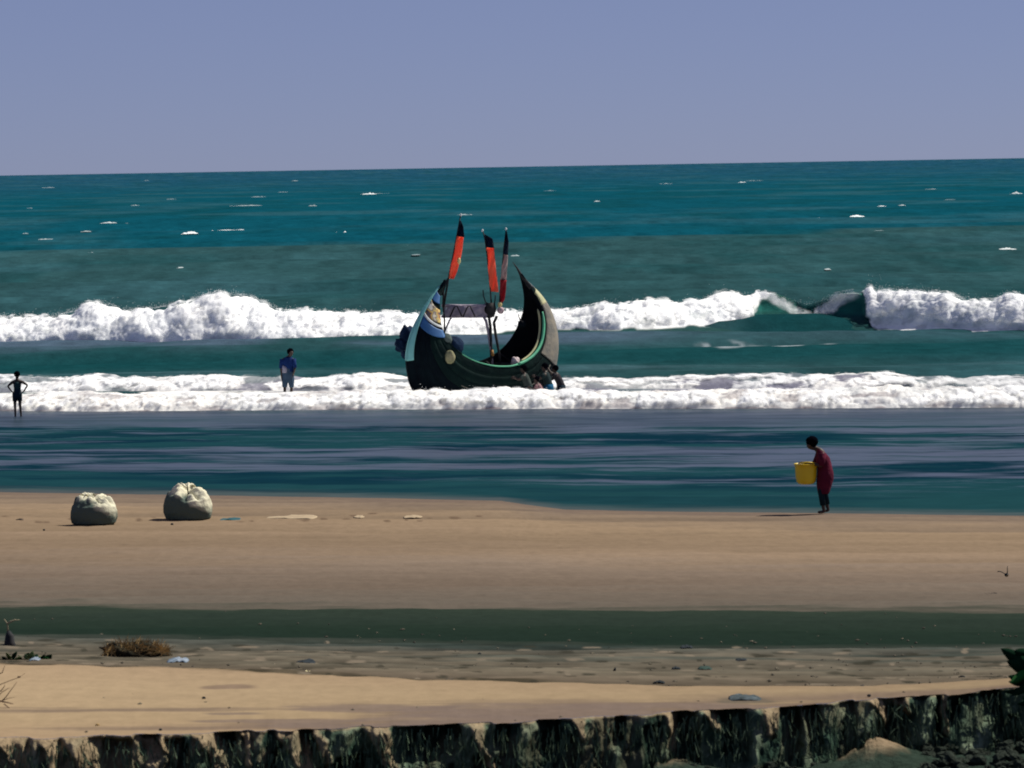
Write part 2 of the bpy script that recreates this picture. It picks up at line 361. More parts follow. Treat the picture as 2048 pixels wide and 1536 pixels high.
# streaks of damp and dry sand
dry = (T > 1.05) & (T < 1.98)
col = np.where(dry[..., None], col*(1+(a1-.5)*.38+(a2-.5)*.22+(a4-.5)*.28)[..., None], col)
deb = (T > 3.0) & (T < 4.0)
col = np.where(deb[..., None], mixc(col, c3(.045, .065, .060), sm(.50, .68, fbm(X/2.4, sk_/.45, 141, 4))*(1-sm(3.1, 3.9, T))*.75)*(1+(a3-.5)*.9+(a2-.5)*.8+(a1-.5)*.4)[..., None], col)
# brighter at left, darker to the right on the near sand; purple-brown damp patches towards the bank
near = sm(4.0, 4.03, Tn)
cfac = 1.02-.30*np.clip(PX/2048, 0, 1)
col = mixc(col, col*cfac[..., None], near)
dp = near*sm(.42, .66, fbm(X/3.5, sk_/.55, 151, 4)+.25*sm(4.45, 5, T)*sm(200, 1000, PX)-.12*(1-sm(500, 1100, PX)))
col = mixc(col, c3(.205, .155, .125), dp*.75*sm(4.25, 4.6, T))
def blot(cx, cy, wx, wy, c, k):
    global col
    e = ((PX-cx)/wx)**2+((PY-cy)/wy)**2+(a3-.5)*1.6
    col = mixc(col, c, (1-sm(.4, 1.1, e))*k)
blot(468, 1379, 62, 6, c3(.22, .16, .13), .7); blot(1490, 1400, 70, 6, c3(.13, .12, .10), .6)
for bx, by_, bw, bh in [(1050, 1424, 330, 17), (760, 1418, 210, 9), (700, 1452, 260, 6), (560, 1443, 190, 4), (1300, 1412, 230, 7), (470, 1428, 70, 2.5), (930, 1440, 220, 10)]: blot(bx, by_, bw, bh, c3(.225, .175, .15), .75)
bl_k = sm(3.90, 3.95, Tn)*(1-sm(3.985, 4.01, Tn))*sm(.35, .6, fbm(X/1.1, Y*0+X/3, 161, 3))
col = mixc(col, c3(.05, .045, .032), bl_k*.8)
for bx in list(np.linspace(478, 960, 17))+list(np.linspace(0, 300, 10)):
    blot(bx+rng.uniform(-12, 12), rng.uniform(1028, 1046), rng.uniform(4, 13), rng.uniform(1.5, 3), c3(.17, .12, .085), .8)
for q in range(240):
    blot_x = rng.uniform(-50, 2100); t_ = rng.uniform(3.02, 3.98); by_ = float(bandB(blot_x)+(brow(blot_x)-bandB(blot_x))*(t_-3))
    i0, i1 = np.searchsorted(Ub, blot_x-50), np.searchsorted(Ub, blot_x+50); sl_ = (slice(None), slice(i0, i1))
    e = ((PX[sl_]-blot_x)/rng.uniform(5, 26))**2+((PY[sl_]-by_)/rng.uniform(1, 2.6))**2+(a3[sl_]-.5)*1.4
    col[sl_] = mixc(col[sl_], c3(.045, .045, .035) if q % 3 else c3(.26, .22, .17), (1-sm(.4, 1.1, e))*.75)
# wet rim at the water's edge, greyer strip seaward of the sacks
col = np.clip(col*c3(.60, .585, .565), .004, .9)
sandr = (a2-.5)*.05+(a3-.5)*.03+(a1-.5)*.08
P[..., 2] = ZZ+sandr*sm(1.0, 1.15, T)*(1-.6*near)*(1-sm(4.9, 5, T))
P[..., 2] += sm(3.95, 4.01, Tn)*.035*(T < 4.6)*(1-sm(4.0, 4.6, T))*(T > 3.5)
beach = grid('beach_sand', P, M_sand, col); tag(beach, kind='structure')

# ------------------------------------------------------------------ eroded bank face and the ground at its foot
Uf = np.arange(-500, 2600, 2.2)
E0 = on_z(Uf, edge(Uf), 1.5)
nv = 46; Hb = .58
vv = np.linspace(0, 1, nv)[:, None]
Xe = E0[:, 0][None]; Ye = E0[:, 1][None]
colu = .6*fbm(Xe/.42+vv*.5, vv*1.3, 201, 5)+.4*fbm(Xe/.13+vv*.6, vv*.8, 205, 3)           # upright columns
gul = sm(.46, .68, fbm(Xe/1.1+vv*.25, 0*Xe+vv*.12, 211, 3))  # sand spilling down between them
fine = fbm(Xe/.085+vv*1.1*fbm(Xe/.5+0*vv, vv*2, 219, 2), vv*4.2, 221, 4)
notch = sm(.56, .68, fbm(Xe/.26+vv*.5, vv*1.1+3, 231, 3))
lean = .10*vv**1.2+gul*(.30*vv+.02)
UU = Uf[None]+0*vv; wv = (fbm(Xe/.25+0*vv, vv*3, 215, 3)-.5)*26
tong = np.zeros_like(UU); gash = np.zeros_like(UU)
for x0, w_, sl_, ln in [(20, 26, 50, .9), (95, 18, 20, .6), (150, 34, 60, 1.1), (292, 20, 30, .9), (318, 12, 60, .6), (415, 26, 46, 1.0), (488, 12, 24, .7), (580, 30, 42, 1.0), (632, 14, 40, .9), (745, 24, 50, .8), (776, 10, 10, .4), (948, 16, 44, 1.1), (1160, 12, 26, .4), (1338, 16, 14, .8), (1420, 14, 26, .4), (1542, 20, -6, .5), (1752, 16, 44, .6), (1800, 18, 20, .35), (1885, 10, 12, .8)]:
    c_ = x0+sl_*vv+wv; ww_ = w_*(1-.55*np.clip(vv/ln, 0, 1)); tong = np.maximum(tong, (1-sm(.6, 1.15, np.abs(UU-c_)/ww_))*(1-sm(ln*.75, ln*1.05, vv+0*UU)))
for x0, w_, a_, b_ in [(232, 30, .1, .8), (300, 22, 0, .35), (352, 22, .1, 1), (448, 18, 0, .3), (615, 16, .0, .5), (700, 30, .5, 1), (860, 60, .05, .6), (905, 14, 0, .3), (1005, 16, 0, .4), (1100, 24, 0, .6), (1128, 26, .3, 1), (1238, 12, 0, .5), (1300, 18, .2, 1), (1366, 30, 0, 1), (1468, 26, 0, .9), (1580, 22, 0, 1), (1624, 15, 0, .8), (1790, 22, .2, .9), (1878, 6, 0, .8), (1912, 12, 0, .4), (1985, 20, 0, .5), (2010, 26, .5, 1)]:
    gash = np.maximum(gash, (1-sm(.6, 1.2, np.abs(UU-x0-wv*.7)/w_))*sm(a_-.05, a_+.05, vv)*(1-sm(b_-.1, b_+.1, vv)))
off = gash*.28*sm(0, .04, vv)-tong*.10*sm(0, .1, vv)-lean-(colu-.5)*.42*sm(0, .10, vv)-(fine-.5)*.10*sm(0, .05, vv)+notch*.20*sm(0, .04, vv)*(1-gul)
zz = 1.5-Hb*vv-(gul*.05)*sm(0, .05, vv)*0+(fine-.5)*.03*sm(0, .1, vv)
ragged = (fbm(Xe/.12+0*vv, 0*vv+Xe*0, 241, 3)-.5)
P = np.stack([Xe+(fine-.5)*.03*vv, Ye+off+0*vv, zz], -1)
P[0, :, 1] += .02; P[0, :, 2] = 1.497
soil = mixc(np.broadcast_to(c3(.034, .062, .044), P.shape), c3(.15, .19, .13), sm(.42, .75, fine*.5+colu*.5))
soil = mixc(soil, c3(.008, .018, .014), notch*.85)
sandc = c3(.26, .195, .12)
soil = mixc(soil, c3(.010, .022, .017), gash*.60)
soil = mixc(soil, c3(.27, .20, .125)*1.0, tong*(.55+.6*(fine-.3)).clip(0, 1))
spill = .6*gul*(1-vv*.75)*(1-.60*sm(300, 1300, Uf)[None])*sm(.30, .55, fbm(Xe/.16+vv*1.3, vv*1.5, 251, 4))
soil = mixc(soil, sandc, np.clip(spill*1.25, 0, 1))
soil = mixc(soil, sandc, (1-sm(.0, .05, vv+ragged*.05))*.8)
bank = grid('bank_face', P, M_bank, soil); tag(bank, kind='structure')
# ground below
Pb = P[-1].copy()
nr2 = 60; rr = np.linspace(0, 1, nr2)[:, None]
Yg = Pb[None, :, 1]*(1-rr)+(Pb[None, :, 1]-9)*rr+.10*(1-rr); Xg = Pb[None, :, 0]*(1-.18*rr)
hump = 0
for (cx, cy, sx, sy, hz) in [(1745, 1512, .42, .7, .20), (1300, 1535, .55, .7, .16), (1870, 1470, .16, .2, .12), (1990, 1512, .4, .2, .05)]:
    c = on_z(cx, cy, .95); hump = hump+hz*np.exp(-((Xg-c[0])/sx)**2-((Yg-c[1])/sy)**2)
Zg = Pb[None, :, 2]*(1-sm(0, .04, rr))+.93*sm(0, .04, rr)+hump*sm(0, .03, rr)+(fbm(Xg/.3, Yg/.3, 261, 4)-.5)*.10*sm(0, .04, rr)
cg = mixc(np.broadcast_to(c3(.022, .034, .026), (nr2, len(Uf), 3)), c3(.20, .15, .095), sm(.07, .16, hump+(fbm(Xg/.35, Yg/.35, 271, 4)-.5)*.12))
cg = mixc(cg, c3(.035, .06, .06), sm(.7, 1.4, (Pb[None, :, 1]-Yg))*.0+0*Xg)
gr = grid('lower_ground', np.stack([Xg, Yg, Zg], -1), M_bank, cg); tag(gr, kind='structure')
# plain ground carrying on beneath and behind the viewpoint, and the seabed under the water
M_gr = pmat('ground_soil', (.16, .13, .09), .95, .1, (.08, .075, .055), .6, .4, 8)
o = mesh('ground', [(-60, -60, .7), (60, -60, .7), (60, 36.5, .7), (-60, 36.5, .7)], [(0, 1, 2, 3)], M_gr); tag(o, kind='structure')
M_bed = pmat('seabed_sand', (.05, .07, .06), .95, .1)
o = mesh('seabed', [(-3000, 70, -1.4), (3000, 70, -1.4), (6000, 20000, -6), (-6000, 20000, -6)], [(0, 1, 2, 3)], M_bed); tag(o, kind='structure')

# ------------------------------------------------------------------ surf
def wave(name, label, toe, top, foamf, depth, amp, bs, colf, seed, u0=-420, u1=2470, step=2.2, nv=64, ridge=None, base_y=None, watercol=(.004, .045, .042)):
    Uw = np.arange(u0, u1, step); t0 = on_z(Uw, toe(Uw), 0.0); d0 = t0[:, 1]
    Hh = np.maximum((toe(Uw)-top(Uw)), 2)*d0/F
    f = foamf(Uw)
    pf = np.array([(-.5, -.25), (-.06, -.06), (.0, .12), (.05, .30), (.12, .48), (.22, .66), (.34, .82), (.46, .93), (.58, .98), (.70, .9), (.85, .45), (1.0, -.15)])
    pw = np.array([(-.5, -.25), (-.1, .0), (.05, .06), (.2, .16), (.30, .36), (.36, .60), (.40, .82), (.43, 1.0), (.46, 1.02), (.60, .75), (.85, .2), (1.0, -.15)])
    s = np.linspace(0, 1, nv); ps = np.linspace(0, 1, 12)
    fy, fz = np.interp(s, ps, pf[:, 0]), np.interp(s, ps, pf[:, 1]); wy, wz = np.interp(s, ps, pw[:, 0]), np.interp(s, ps, pw[:, 1])
    ff = f[None]; Sy = fy[:, None]*ff+wy[:, None]*(1-ff); Sz = fz[:, None]*ff+wz[:, None]*(1-ff)
    Hn = Hh[None]*(1-.16*ff)
    X = t0[:, 0][None]+0*Sy; Y = t0[:, 1][None]+Sy*depth; Z = Sz*Hn
    P = np.stack([X, Y, Z], -1)
    gu = np.gradient(P, axis=1); gv = np.gradient(P, axis=0); N = np.cross(gu, gv); N /= np.linalg.norm(N, axis=-1, keepdims=True)+1e-9
    if N[nv//2, :, 2].mean() < 0: N = -N
    B = 0
    for q, (fr, aa) in enumerate([(1/bs, 1.0), (2.1/bs, .5), (4.6/bs, .20), (10/bs, .05)]):
        wl = worley(X*fr+seed, Y*fr*.6, Z*fr*1.1+q*5, seed+q*3); B = B+aa*(1-np.clip(wl, 0, 1.1)**1.5*1.5)
    en = sm(0.05, .22, s)[:, None]*(1-sm(.80, .97, s))[:, None]
    P = P+N*(B*amp*np.sqrt(np.clip(Hh[None]/1.0, .15, 1.6))*en*ff)[..., None]
    jit = (fbm(X*3.1, Z*3.1+Y, seed+5, 3)-.5)
    P[..., 0] += jit*amp*.6*en*ff
    low = P[..., 2] < .0
    foam = colf(Uw[None]+0*Sy, s[:, None]+0*Sy, X, P[..., 1], P[..., 2], ff+0*Sy)
    white = mixc(np.broadcast_to(c3(.70, .72, .74), P.shape), c3(.84, .84, .83), sm(.3, .7, fbm(X/.8, P[..., 2]*1.6, seed+8, 3)))
    return Uw, P, foam, white, s
breaker_toe = poly([(-500, 692), (0, 690), (400, 689), (620, 686), (800, 680), (950, 668), (1100, 657), (1240, 658), (1400, 650), (1480, 646), (1520, 641), (1600, 640), (1740, 645), (1900, 654), (2048, 660), (2500, 668)])
breaker_top = poly([(-500, 640), (-100, 628), (0, 636), (90, 634), (140, 622), (165, 606), (215, 609), (235, 622), (300, 616), (370, 602), (400, 588), (430, 580), (480, 590), (520, 602), (550, 620), (620, 627), (800, 630), (900, 634), (960, 632), (1100, 626), (1170, 622), (1200, 612), (1260, 613), (1300, 602), (1350, 610), (1400, 604), (1460, 586), (1500, 594), (1520, 588), (1540, 589), (1560, 592), (1580, 598), (1600, 606), (1622, 611), (1645, 606), (1665, 598), (1690, 592), (1715, 590), (1735, 592), (1750, 573), (1762, 582), (1830, 580), (1900, 586), (1960, 604), (1990, 604), (2030, 588), (2048, 592), (2200, 606), (2500, 610)])
def bf(u): return np.clip(1-sm(1500, 1530, u)*(1-sm(1730, 1742, u)), 0, 1)
def bcol(u, s, X, Y, Z, ff):
    # oblique curtain edge at the left of the glassy part
    lim = 1520-(s-.45)*-160
    f = 1-sm(-12, 12, u-(1480+70*np.clip((Z)/1.1, 0, 1.2)+(fbm(X/.4, Z*3, 3, 3)-.5)*40))
    f = np.maximum(f, sm(-4, 4, u-(1743+(fbm(X/.3, Z*4, 6, 3)-.5)*12)))
    inside = (u > 1470) & (u < 1745)
    wob = (fbm(X/.5, Z*2.0, 7, 3)-.5)*34; zc = np.clip(Z/1.0, 0, 1)
    d1 = np.abs(u+wob*.5-(1630-84*zc**.75))/20   # veil, left arm
    d2 = np.abs(u+wob-(1640+58*zc**1.4))/(15+14*zc)   # veil, right arm
    vl = np.maximum(1-sm(.3, 1.1, d1), (1-sm(.3, 1.1, d2)))*(.30+.75*fbm(X/.5, Z*2.2, 9, 4))
    f = np.where(inside, np.maximum(f, vl*.62), f)
    lo = np.where(u > 1740, .0, .07)+.025*sm(.45, .7, fbm(X/.7, Y*0+u/60, 17, 3))
    tex = 1-.30*sm(.52, .72, fbm(X/.45, Z*2.4+Y, 19, 4))*sm(1.3, .2, Z)
    return f*sm(lo, lo+.05, s)*tex
Uw, P, foam, white, s = wave('w', '', breaker_toe, breaker_top, bf, 5.2, .165, 1.25, bcol, 5, step=1.8, nv=84)
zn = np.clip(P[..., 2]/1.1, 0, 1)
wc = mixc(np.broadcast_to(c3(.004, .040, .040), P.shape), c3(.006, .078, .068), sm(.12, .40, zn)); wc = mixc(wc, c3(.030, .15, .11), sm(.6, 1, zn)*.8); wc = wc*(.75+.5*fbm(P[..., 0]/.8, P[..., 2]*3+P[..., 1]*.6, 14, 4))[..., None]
crest_thin = (Uw[None]+0*zn)
col = mixc(wc, np.clip(white*1.14, 0, .95), np.clip(foam, 0, 1))
um = Uw[None]+0*zn
zV = np.interp(um, [1540, 1565, 1622, 1700, 1720], [1.3, .80, .22, .85, 1.3])
thin = np.clip(sm(-.05, .40, zn-zV)*(.75+.5*fbm(P[..., 0]/.4, P[..., 2]*3, 13, 3)), 0, 1)*(um > 1540)*(um < 1722)
w1 = grid('breaking_wave', P, M_wave, col, {'foam': np.clip(foam, 0, 1), 'thin': thin})
def mist(P, foam, s, seed, rise, lo, hi, clip_u=None):
    # ragged veils of droplets standing just off the foam
    lab = {400: 'ragged spray veil over the tall breaking wave', 420: 'thin spray veil over the surf row by the boat', 440: 'thin spray veil over the nearest surf row'}[seed]
    for k in range(2):
        Q = P.copy(); n_ = fbm(P[..., 0]/.55+k*9, P[..., 2]/.55+P[..., 1]*.4, seed+k, 4); m_ = fbm(P[..., 0]/.13, P[..., 2]/.13+P[..., 1], seed+k+5, 3)
        Q[..., 2] += rise*(.35+.65*k)*(.3+1.4*n_); Q[..., 1] -= .12+.1*k
        al = sm(lo, hi, n_*.6+m_*.4)*sm(.12, .25, s)[:, None]*(1-sm(.6, .75, s))[:, None]*np.clip(foam, 0, 1)
        o = grid('spray_veil', Q, M_wave, np.broadcast_to(c3(.9, .91, .92), Q.shape).copy(), {'foam': np.ones(al.shape), 'thin': 1-al*.75})
        tag(o, lab, 'spray', kind='stuff')
mist(P, foam, s, 400, .13, .44, .62)
tag(w1, 'tall white breaking wave rolling in behind the beached boat', 'wave', kind='stuff')

row2_toe = poly([(-500, 786), (0, 786), (600, 782), (850, 779), (1024, 776), (1500, 776), (2048, 778), (2500, 778)])
row2_top = poly([(-500, 760), (0, 757), (30, 760), (90, 766), (160, 760), (180, 753), (240, 764), (330, 762), (420, 760), (480, 765), (560, 764), (640, 764), (700, 757), (760, 753), (800, 762), (900, 762), (1050, 766), (1150, 765), (1250, 768), (1330, 766), (1400, 761), (1500, 758), (1700, 757), (1830, 756), (1850, 765), (1950, 766), (2048, 762), (2500, 764)])
def r2col(u, s, X, Y, Z, ff):
    n = fbm(X/.9, Y/1.6+Z*2, 23, 5)
    pat = sm(.36, .52, n+.02)
    right = sm(1150, 1400, u)
    f = lerp(1-.85*sm(.47, .62, n)*sm(-.0, .3, 1-abs(s-.3)*1.2), .08+.86*pat*(1-.35*sm(1820, 1850, u)), right)
    return f*sm(.06, .12, s)
Uw, P, foam, white, s = wave('w2', '', row2_toe, row2_top, lambda u: np.ones_like(u), 4.6, .15, .95, r2col, 15, step=1.9, nv=60)
col = mixc(mixc(np.broadcast_to(c3(.10, .10, .15), P.shape), c3(.05, .08, .10), sm(.4, .6, fbm(P[..., 0]/2, P[..., 1]/2, 33, 2))), white*c3(.90, .89, .89), np.clip(foam, 0, 1))
w2 = grid('surf_row', P, M_wave, col, {'foam': np.clip(foam, 0, 1), 'thin': np.zeros_like(foam)})
mist(P, foam, s, 420, .06, .46, .62)
tag(w2, 'low broken surf row running past the boat hull', 'wave', kind='stuff')

row3_toe = poly([(-500, 823), (0, 821), (200, 822), (600, 819), (1024, 817), (1500, 816), (2048, 814), (2500, 813)])
row3_top = poly([(-500, 796), (0, 798), (150, 793), (300, 797), (460, 794), (560, 796), (700, 790), (850, 787), (900, 790), (930, 786), (1000, 784), (1060, 788), (1250, 789), (1500, 787), (1700, 785), (1780, 780), (1860, 784), (2048, 782), (2500, 784)])
def r3col(u, s, X, Y, Z, ff):
    n = fbm(X/.8, Y/.9+Z*2.5, 43, 5); e_ = .05+.05*sm(.4, .75, fbm(X/.6, X*0, 47, 3)); return (1-.65*sm(.50, .68, n))*sm(e_, e_+.05, s)
Uw, P, foam, white, s = wave('w3', '', row3_toe, row3_top, lambda u: np.ones_like(u), 3.6, .16, .75, r3col, 25, step=1.7, nv=60)
col = mixc(np.broadcast_to(c3(.22, .19, .20), P.shape), white*c3(.93, .915, .885), np.clip(foam, 0, 1))
w3 = grid('surf_row', P, M_wave, col, {'foam': np.clip(foam, 0, 1), 'thin': np.zeros_like(foam)})
mist(P, foam, s, 440, .05, .46, .62)
tag(w3, 'nearest creamy surf row spilling onto the smooth wash', 'wave', kind='stuff')

# spray thrown from the crest
vs, fs = [], []
octf = [(0, 2, 4), (2, 1, 4), (1, 3, 4), (3, 0, 4), (2, 0, 5), (1, 2, 5), (3, 1, 5), (0, 3, 5)]
def drop(p, r_):
    b = len(vs)
    for d in ((1, 0, 0), (-1, 0, 0), (0, 1, 0), (0, -1, 0), (0, 0, 1), (0, 0, -1)): vs.append((p[0]+d[0]*r_, p[1]+d[1]*r_, p[2]+d[2]*r_))
    fs.extend([tuple(b+i for i in q) for q in octf])
for i in range(9000):
    u = random.uniform(-60, 2110)
    if 1500 < u < 1738 and random.random() < .75: continue
    ty = breaker_top(u); p = on_z(u, breaker_toe(u)); H = (breaker_toe(u)-ty)*p[1]/F
    k = random.expovariate(1/.06)
    if 1738 < u < 1775: k *= 2.5
    drop((p[0], p[1]+2.4+random.uniform(-.8, .6), H*(.93)+k), random.uniform(.004, .012))
for i in range(2500):
    u = random.uniform(-60, 2110); p = on_z(u, row3_toe(u)); H = (row3_toe(u)-row3_top(u))*p[1]/F
    drop((p[0], p[1]+1.6+random.uniform(-.6, .6), H*.9+random.expovariate(1/.04)), random.uniform(.004, .012))
M_foam = pmat('foam_spray', (.85, .87, .87), .8, .2, (.8, .82, .82))
o = mesh('spray', vs, fs, M_foam); tag(o, 'fine spray thrown up along the wave crests', 'spray', kind='stuff')

# ------------------------------------------------------------------ boat
M_hull = pmat('hull_tar', (.003, .007, .010), .9, .05, (.002, .004, .007), 3, .4, 14)
M_hullg = pmat('hull_green_paint', (.0045, .0145, .0135), .9, .06, (.003, .009, .010), 2.5, .4, 10)
M_in = pmat('hull_inside', (.006, .009, .013), .9, .1, (.003, .005, .008), 3, .3, 10)
M_cyan = pmat('stem_cyan', (.20, .50, .46), .6, .3, (.14, .40, .40), 2, .2)
M_green = pmat('rim_green', (.07, .36, .20), .6, .3, (.05, .26, .16), 4, .2)
M_cream = pmat('rim_cream', (.42, .40, .22), .7, .3, (.30, .32, .18), 4)
M_tan = pmat('weathered_plank', (.20, .18, .145), .85, .15, (.12, .12, .11), 3, .5, 12)
M_blue = pmat('band_blue', (.030, .12, .30), .6, .3, (.02, .085, .22), 3)
M_wood = pmat('dark_pole_wood', (.030, .028, .028), .8, .2, (.012, .014, .018), 8)
M_grey = pmat('grey_tarp', (.36, .31, .36), .85, .15, (.22, .20, .25), 5, .5, 12)
M_white = pmat('pale_line', (.60, .62, .62), .7, .3, (.45, .5, .5), 4)
M_navy = pmat('navy_cloth', (.008, .022, .055), .9, .1, (.004, .012, .032), 5, .6, 8)
BD = 128.6; bp = on_z(965, 785.0); bp = (bp[0], bp[1], 0)
TH = R(40)
boat = empty('moon_boat', bp, 'dark crescent moon boat with upswept pointed ends in the surf', 'boat')
boat.rotation_euler = (0, 0, TH)
# local X runs to the far (right) end, local -Y is the side nearest the viewpoint
Kp = [(-1.40, 3.52), (-1.72, 3.22), (-2.02, 2.9), (-2.36, 2.5), (-2.66, 2.05), (-2.86, 1.55), (-2.93, 1.1), (-2.90, .7), (-2.80, .3), (-2.5, -.05), (-1.9, -.35), (-1.0, -.5), (0, -.55),
      (1.0, -.5), (1.9, -.35), (2.5, -.02), (2.8, .35), (2.95, .8), (3.03, 1.35), (2.96, 1.95), (2.72, 2.5), (2.38, 2.92), (2.02, 3.22), (1.78, 3.42), (1.58, 3.66)]
Gp = [(-1.40, 3.53, .02), (-1.60, 3.22, .08), (-1.78, 2.95, .16), (-1.90, 2.6, .30), (-2.0, 2.2, .46), (-1.98, 1.85, .62), (-1.88, 1.58, .76), (-1.66, 1.36, .86), (-1.40, 1.18, .93), (-1.05, 1.02, .98), (-.7, .92, 1.0), (-.35, .85, 1.01), (0, .82, 1.01),
      (.35, .82, 1.0), (.7, .88, .98), (1.05, .98, .94), (1.38, 1.14, .88), (1.66, 1.36, .80), (1.88, 1.66, .70), (2.04, 2.05, .57), (2.10, 2.42, .44), (2.04, 2.78, .31), (1.92, 3.06, .20), (1.76, 3.38, .10), (1.59, 3.66, .02)]
def resamp(a, n):
    a = np.array(a, float); t = np.linspace(0, 1, len(a)); q = np.linspace(0, 1, n)
    out = []
    for i in range(a.shape[1]):
        # Catmull-Rom
        y = a[:, i]; res = []
        for tt in q:
            k = min(int(tt*(len(a)-1)), len(a)-2); f_ = tt*(len(a)-1)-k
            p0, p1, p2, p3 = y[max(k-1, 0)], y[k], y[k+1], y[min(k+2, len(a)-1)]
            res.append(.5*((2*p1)+(-p0+p2)*f_+(2*p0-5*p1+4*p2-p3)*f_**2+(-p0+3*p1-3*p2+p3)*f_**3))
        out.append(res)
    return np.array(out).T
NS = 97; K = resamp(Kp, NS); G = resamp(Gp, NS)
def hull_pt(si, q, side, inset=0.0):
    """si in 0..NS-1 (float), q 0 keel .. 1 gunwale"""
    i = min(int(si), NS-2); f_ = si-i; k = K[i]*(1-f_)+K[i+1]*f_; g_ = G[i]*(1-f_)+G[i+1]*f_
    b = max(g_[2]-inset, .004)
    cx = k[0]*.68+g_[0]*.32; cz = k[1]*.82+g_[1]*.18
    u = 1-q
    x = u*u*k[0]+2*u*q*cx+q*q*g_[0]; z = u*u*k[1]+2*u*q*cz+q*q*g_[1]
    y = (2*u*q*b*.98+q*q*b)
    if inset: # pull the skin inboard
        m = np.array([0.0, 1.3]); x += (m[0]-x)*.018; z += (1.5-z)*.018
    return np.array([x, side*y, z])
def patch(name, s0, s1, q0, q1, side, mat, parent, ns=30, nq=10, off=0.0, label=None, thick=None, skew=0):
    def qv(q, t): return q(t) if callable(q) else q
    c = np.array([0, 0, 1.6]); P = np.zeros((nq, ns, 3))
    for a in range(ns):
        t = a/(ns-1); si = s0+(s1-s0)*t; qa, qb = qv(q0, t), qv(q1, t)
        for b in range(nq):
            q = qa+(qb-qa)*b/(nq-1); si = s0+(s1-s0)*t+skew*q; p = hull_pt(si, q, side)
            if off:
                e = .01; du = hull_pt(min(si+.5, NS-1), q, side)-hull_pt(max(si-.5, 0), q, side); dv = hull_pt(si, min(q+e, 1), side)-hull_pt(si, max(q-e, 0), side)
                n = np.cross(du, dv); L = np.linalg.norm(n)
                if L > 1e-9:
                    n /= L
                    if np.dot(n, p-c) < 0: n = -n
                    p = p+n*off
            P[b, a] = p
    vs = P.reshape(-1, 3).tolist(); fs = []
    for b in range(nq-1):
        for a in range(ns-1): i = b*ns+a; fs.append((i, i+1, i+ns+1, i+ns))
    o = mesh(name, vs, fs, mat, parent)
    m = o.modifiers.new('t', 'SOLIDIFY'); m.thickness = thick or .012; m.offset = 0
    if label: o['label'] = label
    return o
# two sides of hull planking: each a stack of strakes lapped over the one below
for side in (-1, 1):
    NQ = 7
    for k in range(NQ):
        q0, q1 = k/NQ, (k+1)/NQ
        patch('strake', 0, NS-1, q0, q1+.012, side, M_hull if k < 4 else M_hullg, boat, 97, 4, off=.0015*k, thick=.03)
# inner skin
P = []
for side in (-1, 1):
    for q in (np.linspace(1, 0, 9) if side < 0 else np.linspace(0, 1, 9)[1:]):
        P.append([hull_pt(si, q, side, .05) for si in range(3, NS-3)])
o = grid('inner_planking', np.array(P), M_in, parent=boat)
# rims
for side in (-1, 1):
    ids = np.arange(2, NS-1)
    pts = [hull_pt(i, 1, side)+np.array([0, side*.01, .01]) for i in ids]
    if side < 0:
        tube('gunwale', pts[28:54], [.02+.012*i/26 for i in range(26)], M_green, boat, 6)
        tube('gunwale', pts[53:79], [.05]*22+[.045, .04, .03, .025], M_green, boat, 6)
        tube('gunwale', pts[78:], [.025]*len(pts[78:]), M_hull, boat, 6)
        tube('gunwale', pts[:29], [.025]*29, M_hullg, boat, 6)
        pin = [hull_pt(i, 1, side, .10)+np.array([-.03, 0, .02]) for i in range(58, 82)]
        tube('rim_liner', pin, [.012]+[.036]*22+[.012], M_cream, boat, 6)
    else: tube('gunwale', pts, [.03]*len(pts), M_hull, boat, 6)
# stem strips standing proud of the planks
def strip(name, s0, s1, w0, w1, mat, side=0, proud=.03, label=None):
    vs, fs = [], []; ids = np.linspace(s0, s1, 26)
    for j, si in enumerate(ids):
        k = np.array([np.interp(si, range(NS), K[:, 0]), np.interp(si, range(NS), K[:, 1])])
        t = np.array([np.interp(si+1, range(NS), K[:, 0])-np.interp(si-1, range(NS), K[:, 0]), np.interp(si+1, range(NS), K[:, 1])-np.interp(si-1, range(NS), K[:, 1])]); t /= np.linalg.norm(t)
        n = np.array([t[1], -t[0]])
        if n @ (k-np.array([0, 1.5])) < 0: n = -n
        w = w0+(w1-w0)*j/25
        a = k+n*proud; b = k-n*w
        sy = .055
        qn = hull_pt(si, .17+.1*0, -1)
        vs += [(a[0], -sy, a[1]), (a[0], sy, a[1]), (b[0], sy+w*.42, b[1]), (b[0], -sy-w*.42, b[1])]
    for j in range(25):
        for q in range(4): a = j*4; fs.append((a+q, a+(q+1) % 4, a+4+(q+1) % 4, a+4+q))
    fs += [(0, 1, 2, 3), (100, 101, 102, 103)]
    o = mesh(name, vs, fs, mat, boat, smooth=False)
    if label: o['label'] = label
    return o
def sidx(z, left=True):
    r_ = range(0, 48) if left else range(48, NS)
    return min(r_, key=lambda i: abs(K[i, 1]-z))
patch('stem_board', sidx(3.3), sidx(1.10), 0, lambda t: .17-.03*t, -1, M_cyan, boat, 40, 5, off=.035, thick=.03, label='pale cyan painted stem board')
patch('stem_board', sidx(3.3), sidx(1.10), 0, .12, 1, M_cyan, boat, 40, 5, off=.035, thick=.03)
patch('painted_triangle', sidx(3.2), sidx(2.95), .18, 1.0, -1, M_blue, boat, 12, 8, off=.035, skew=3, label='blue painted triangle under the stem tip')
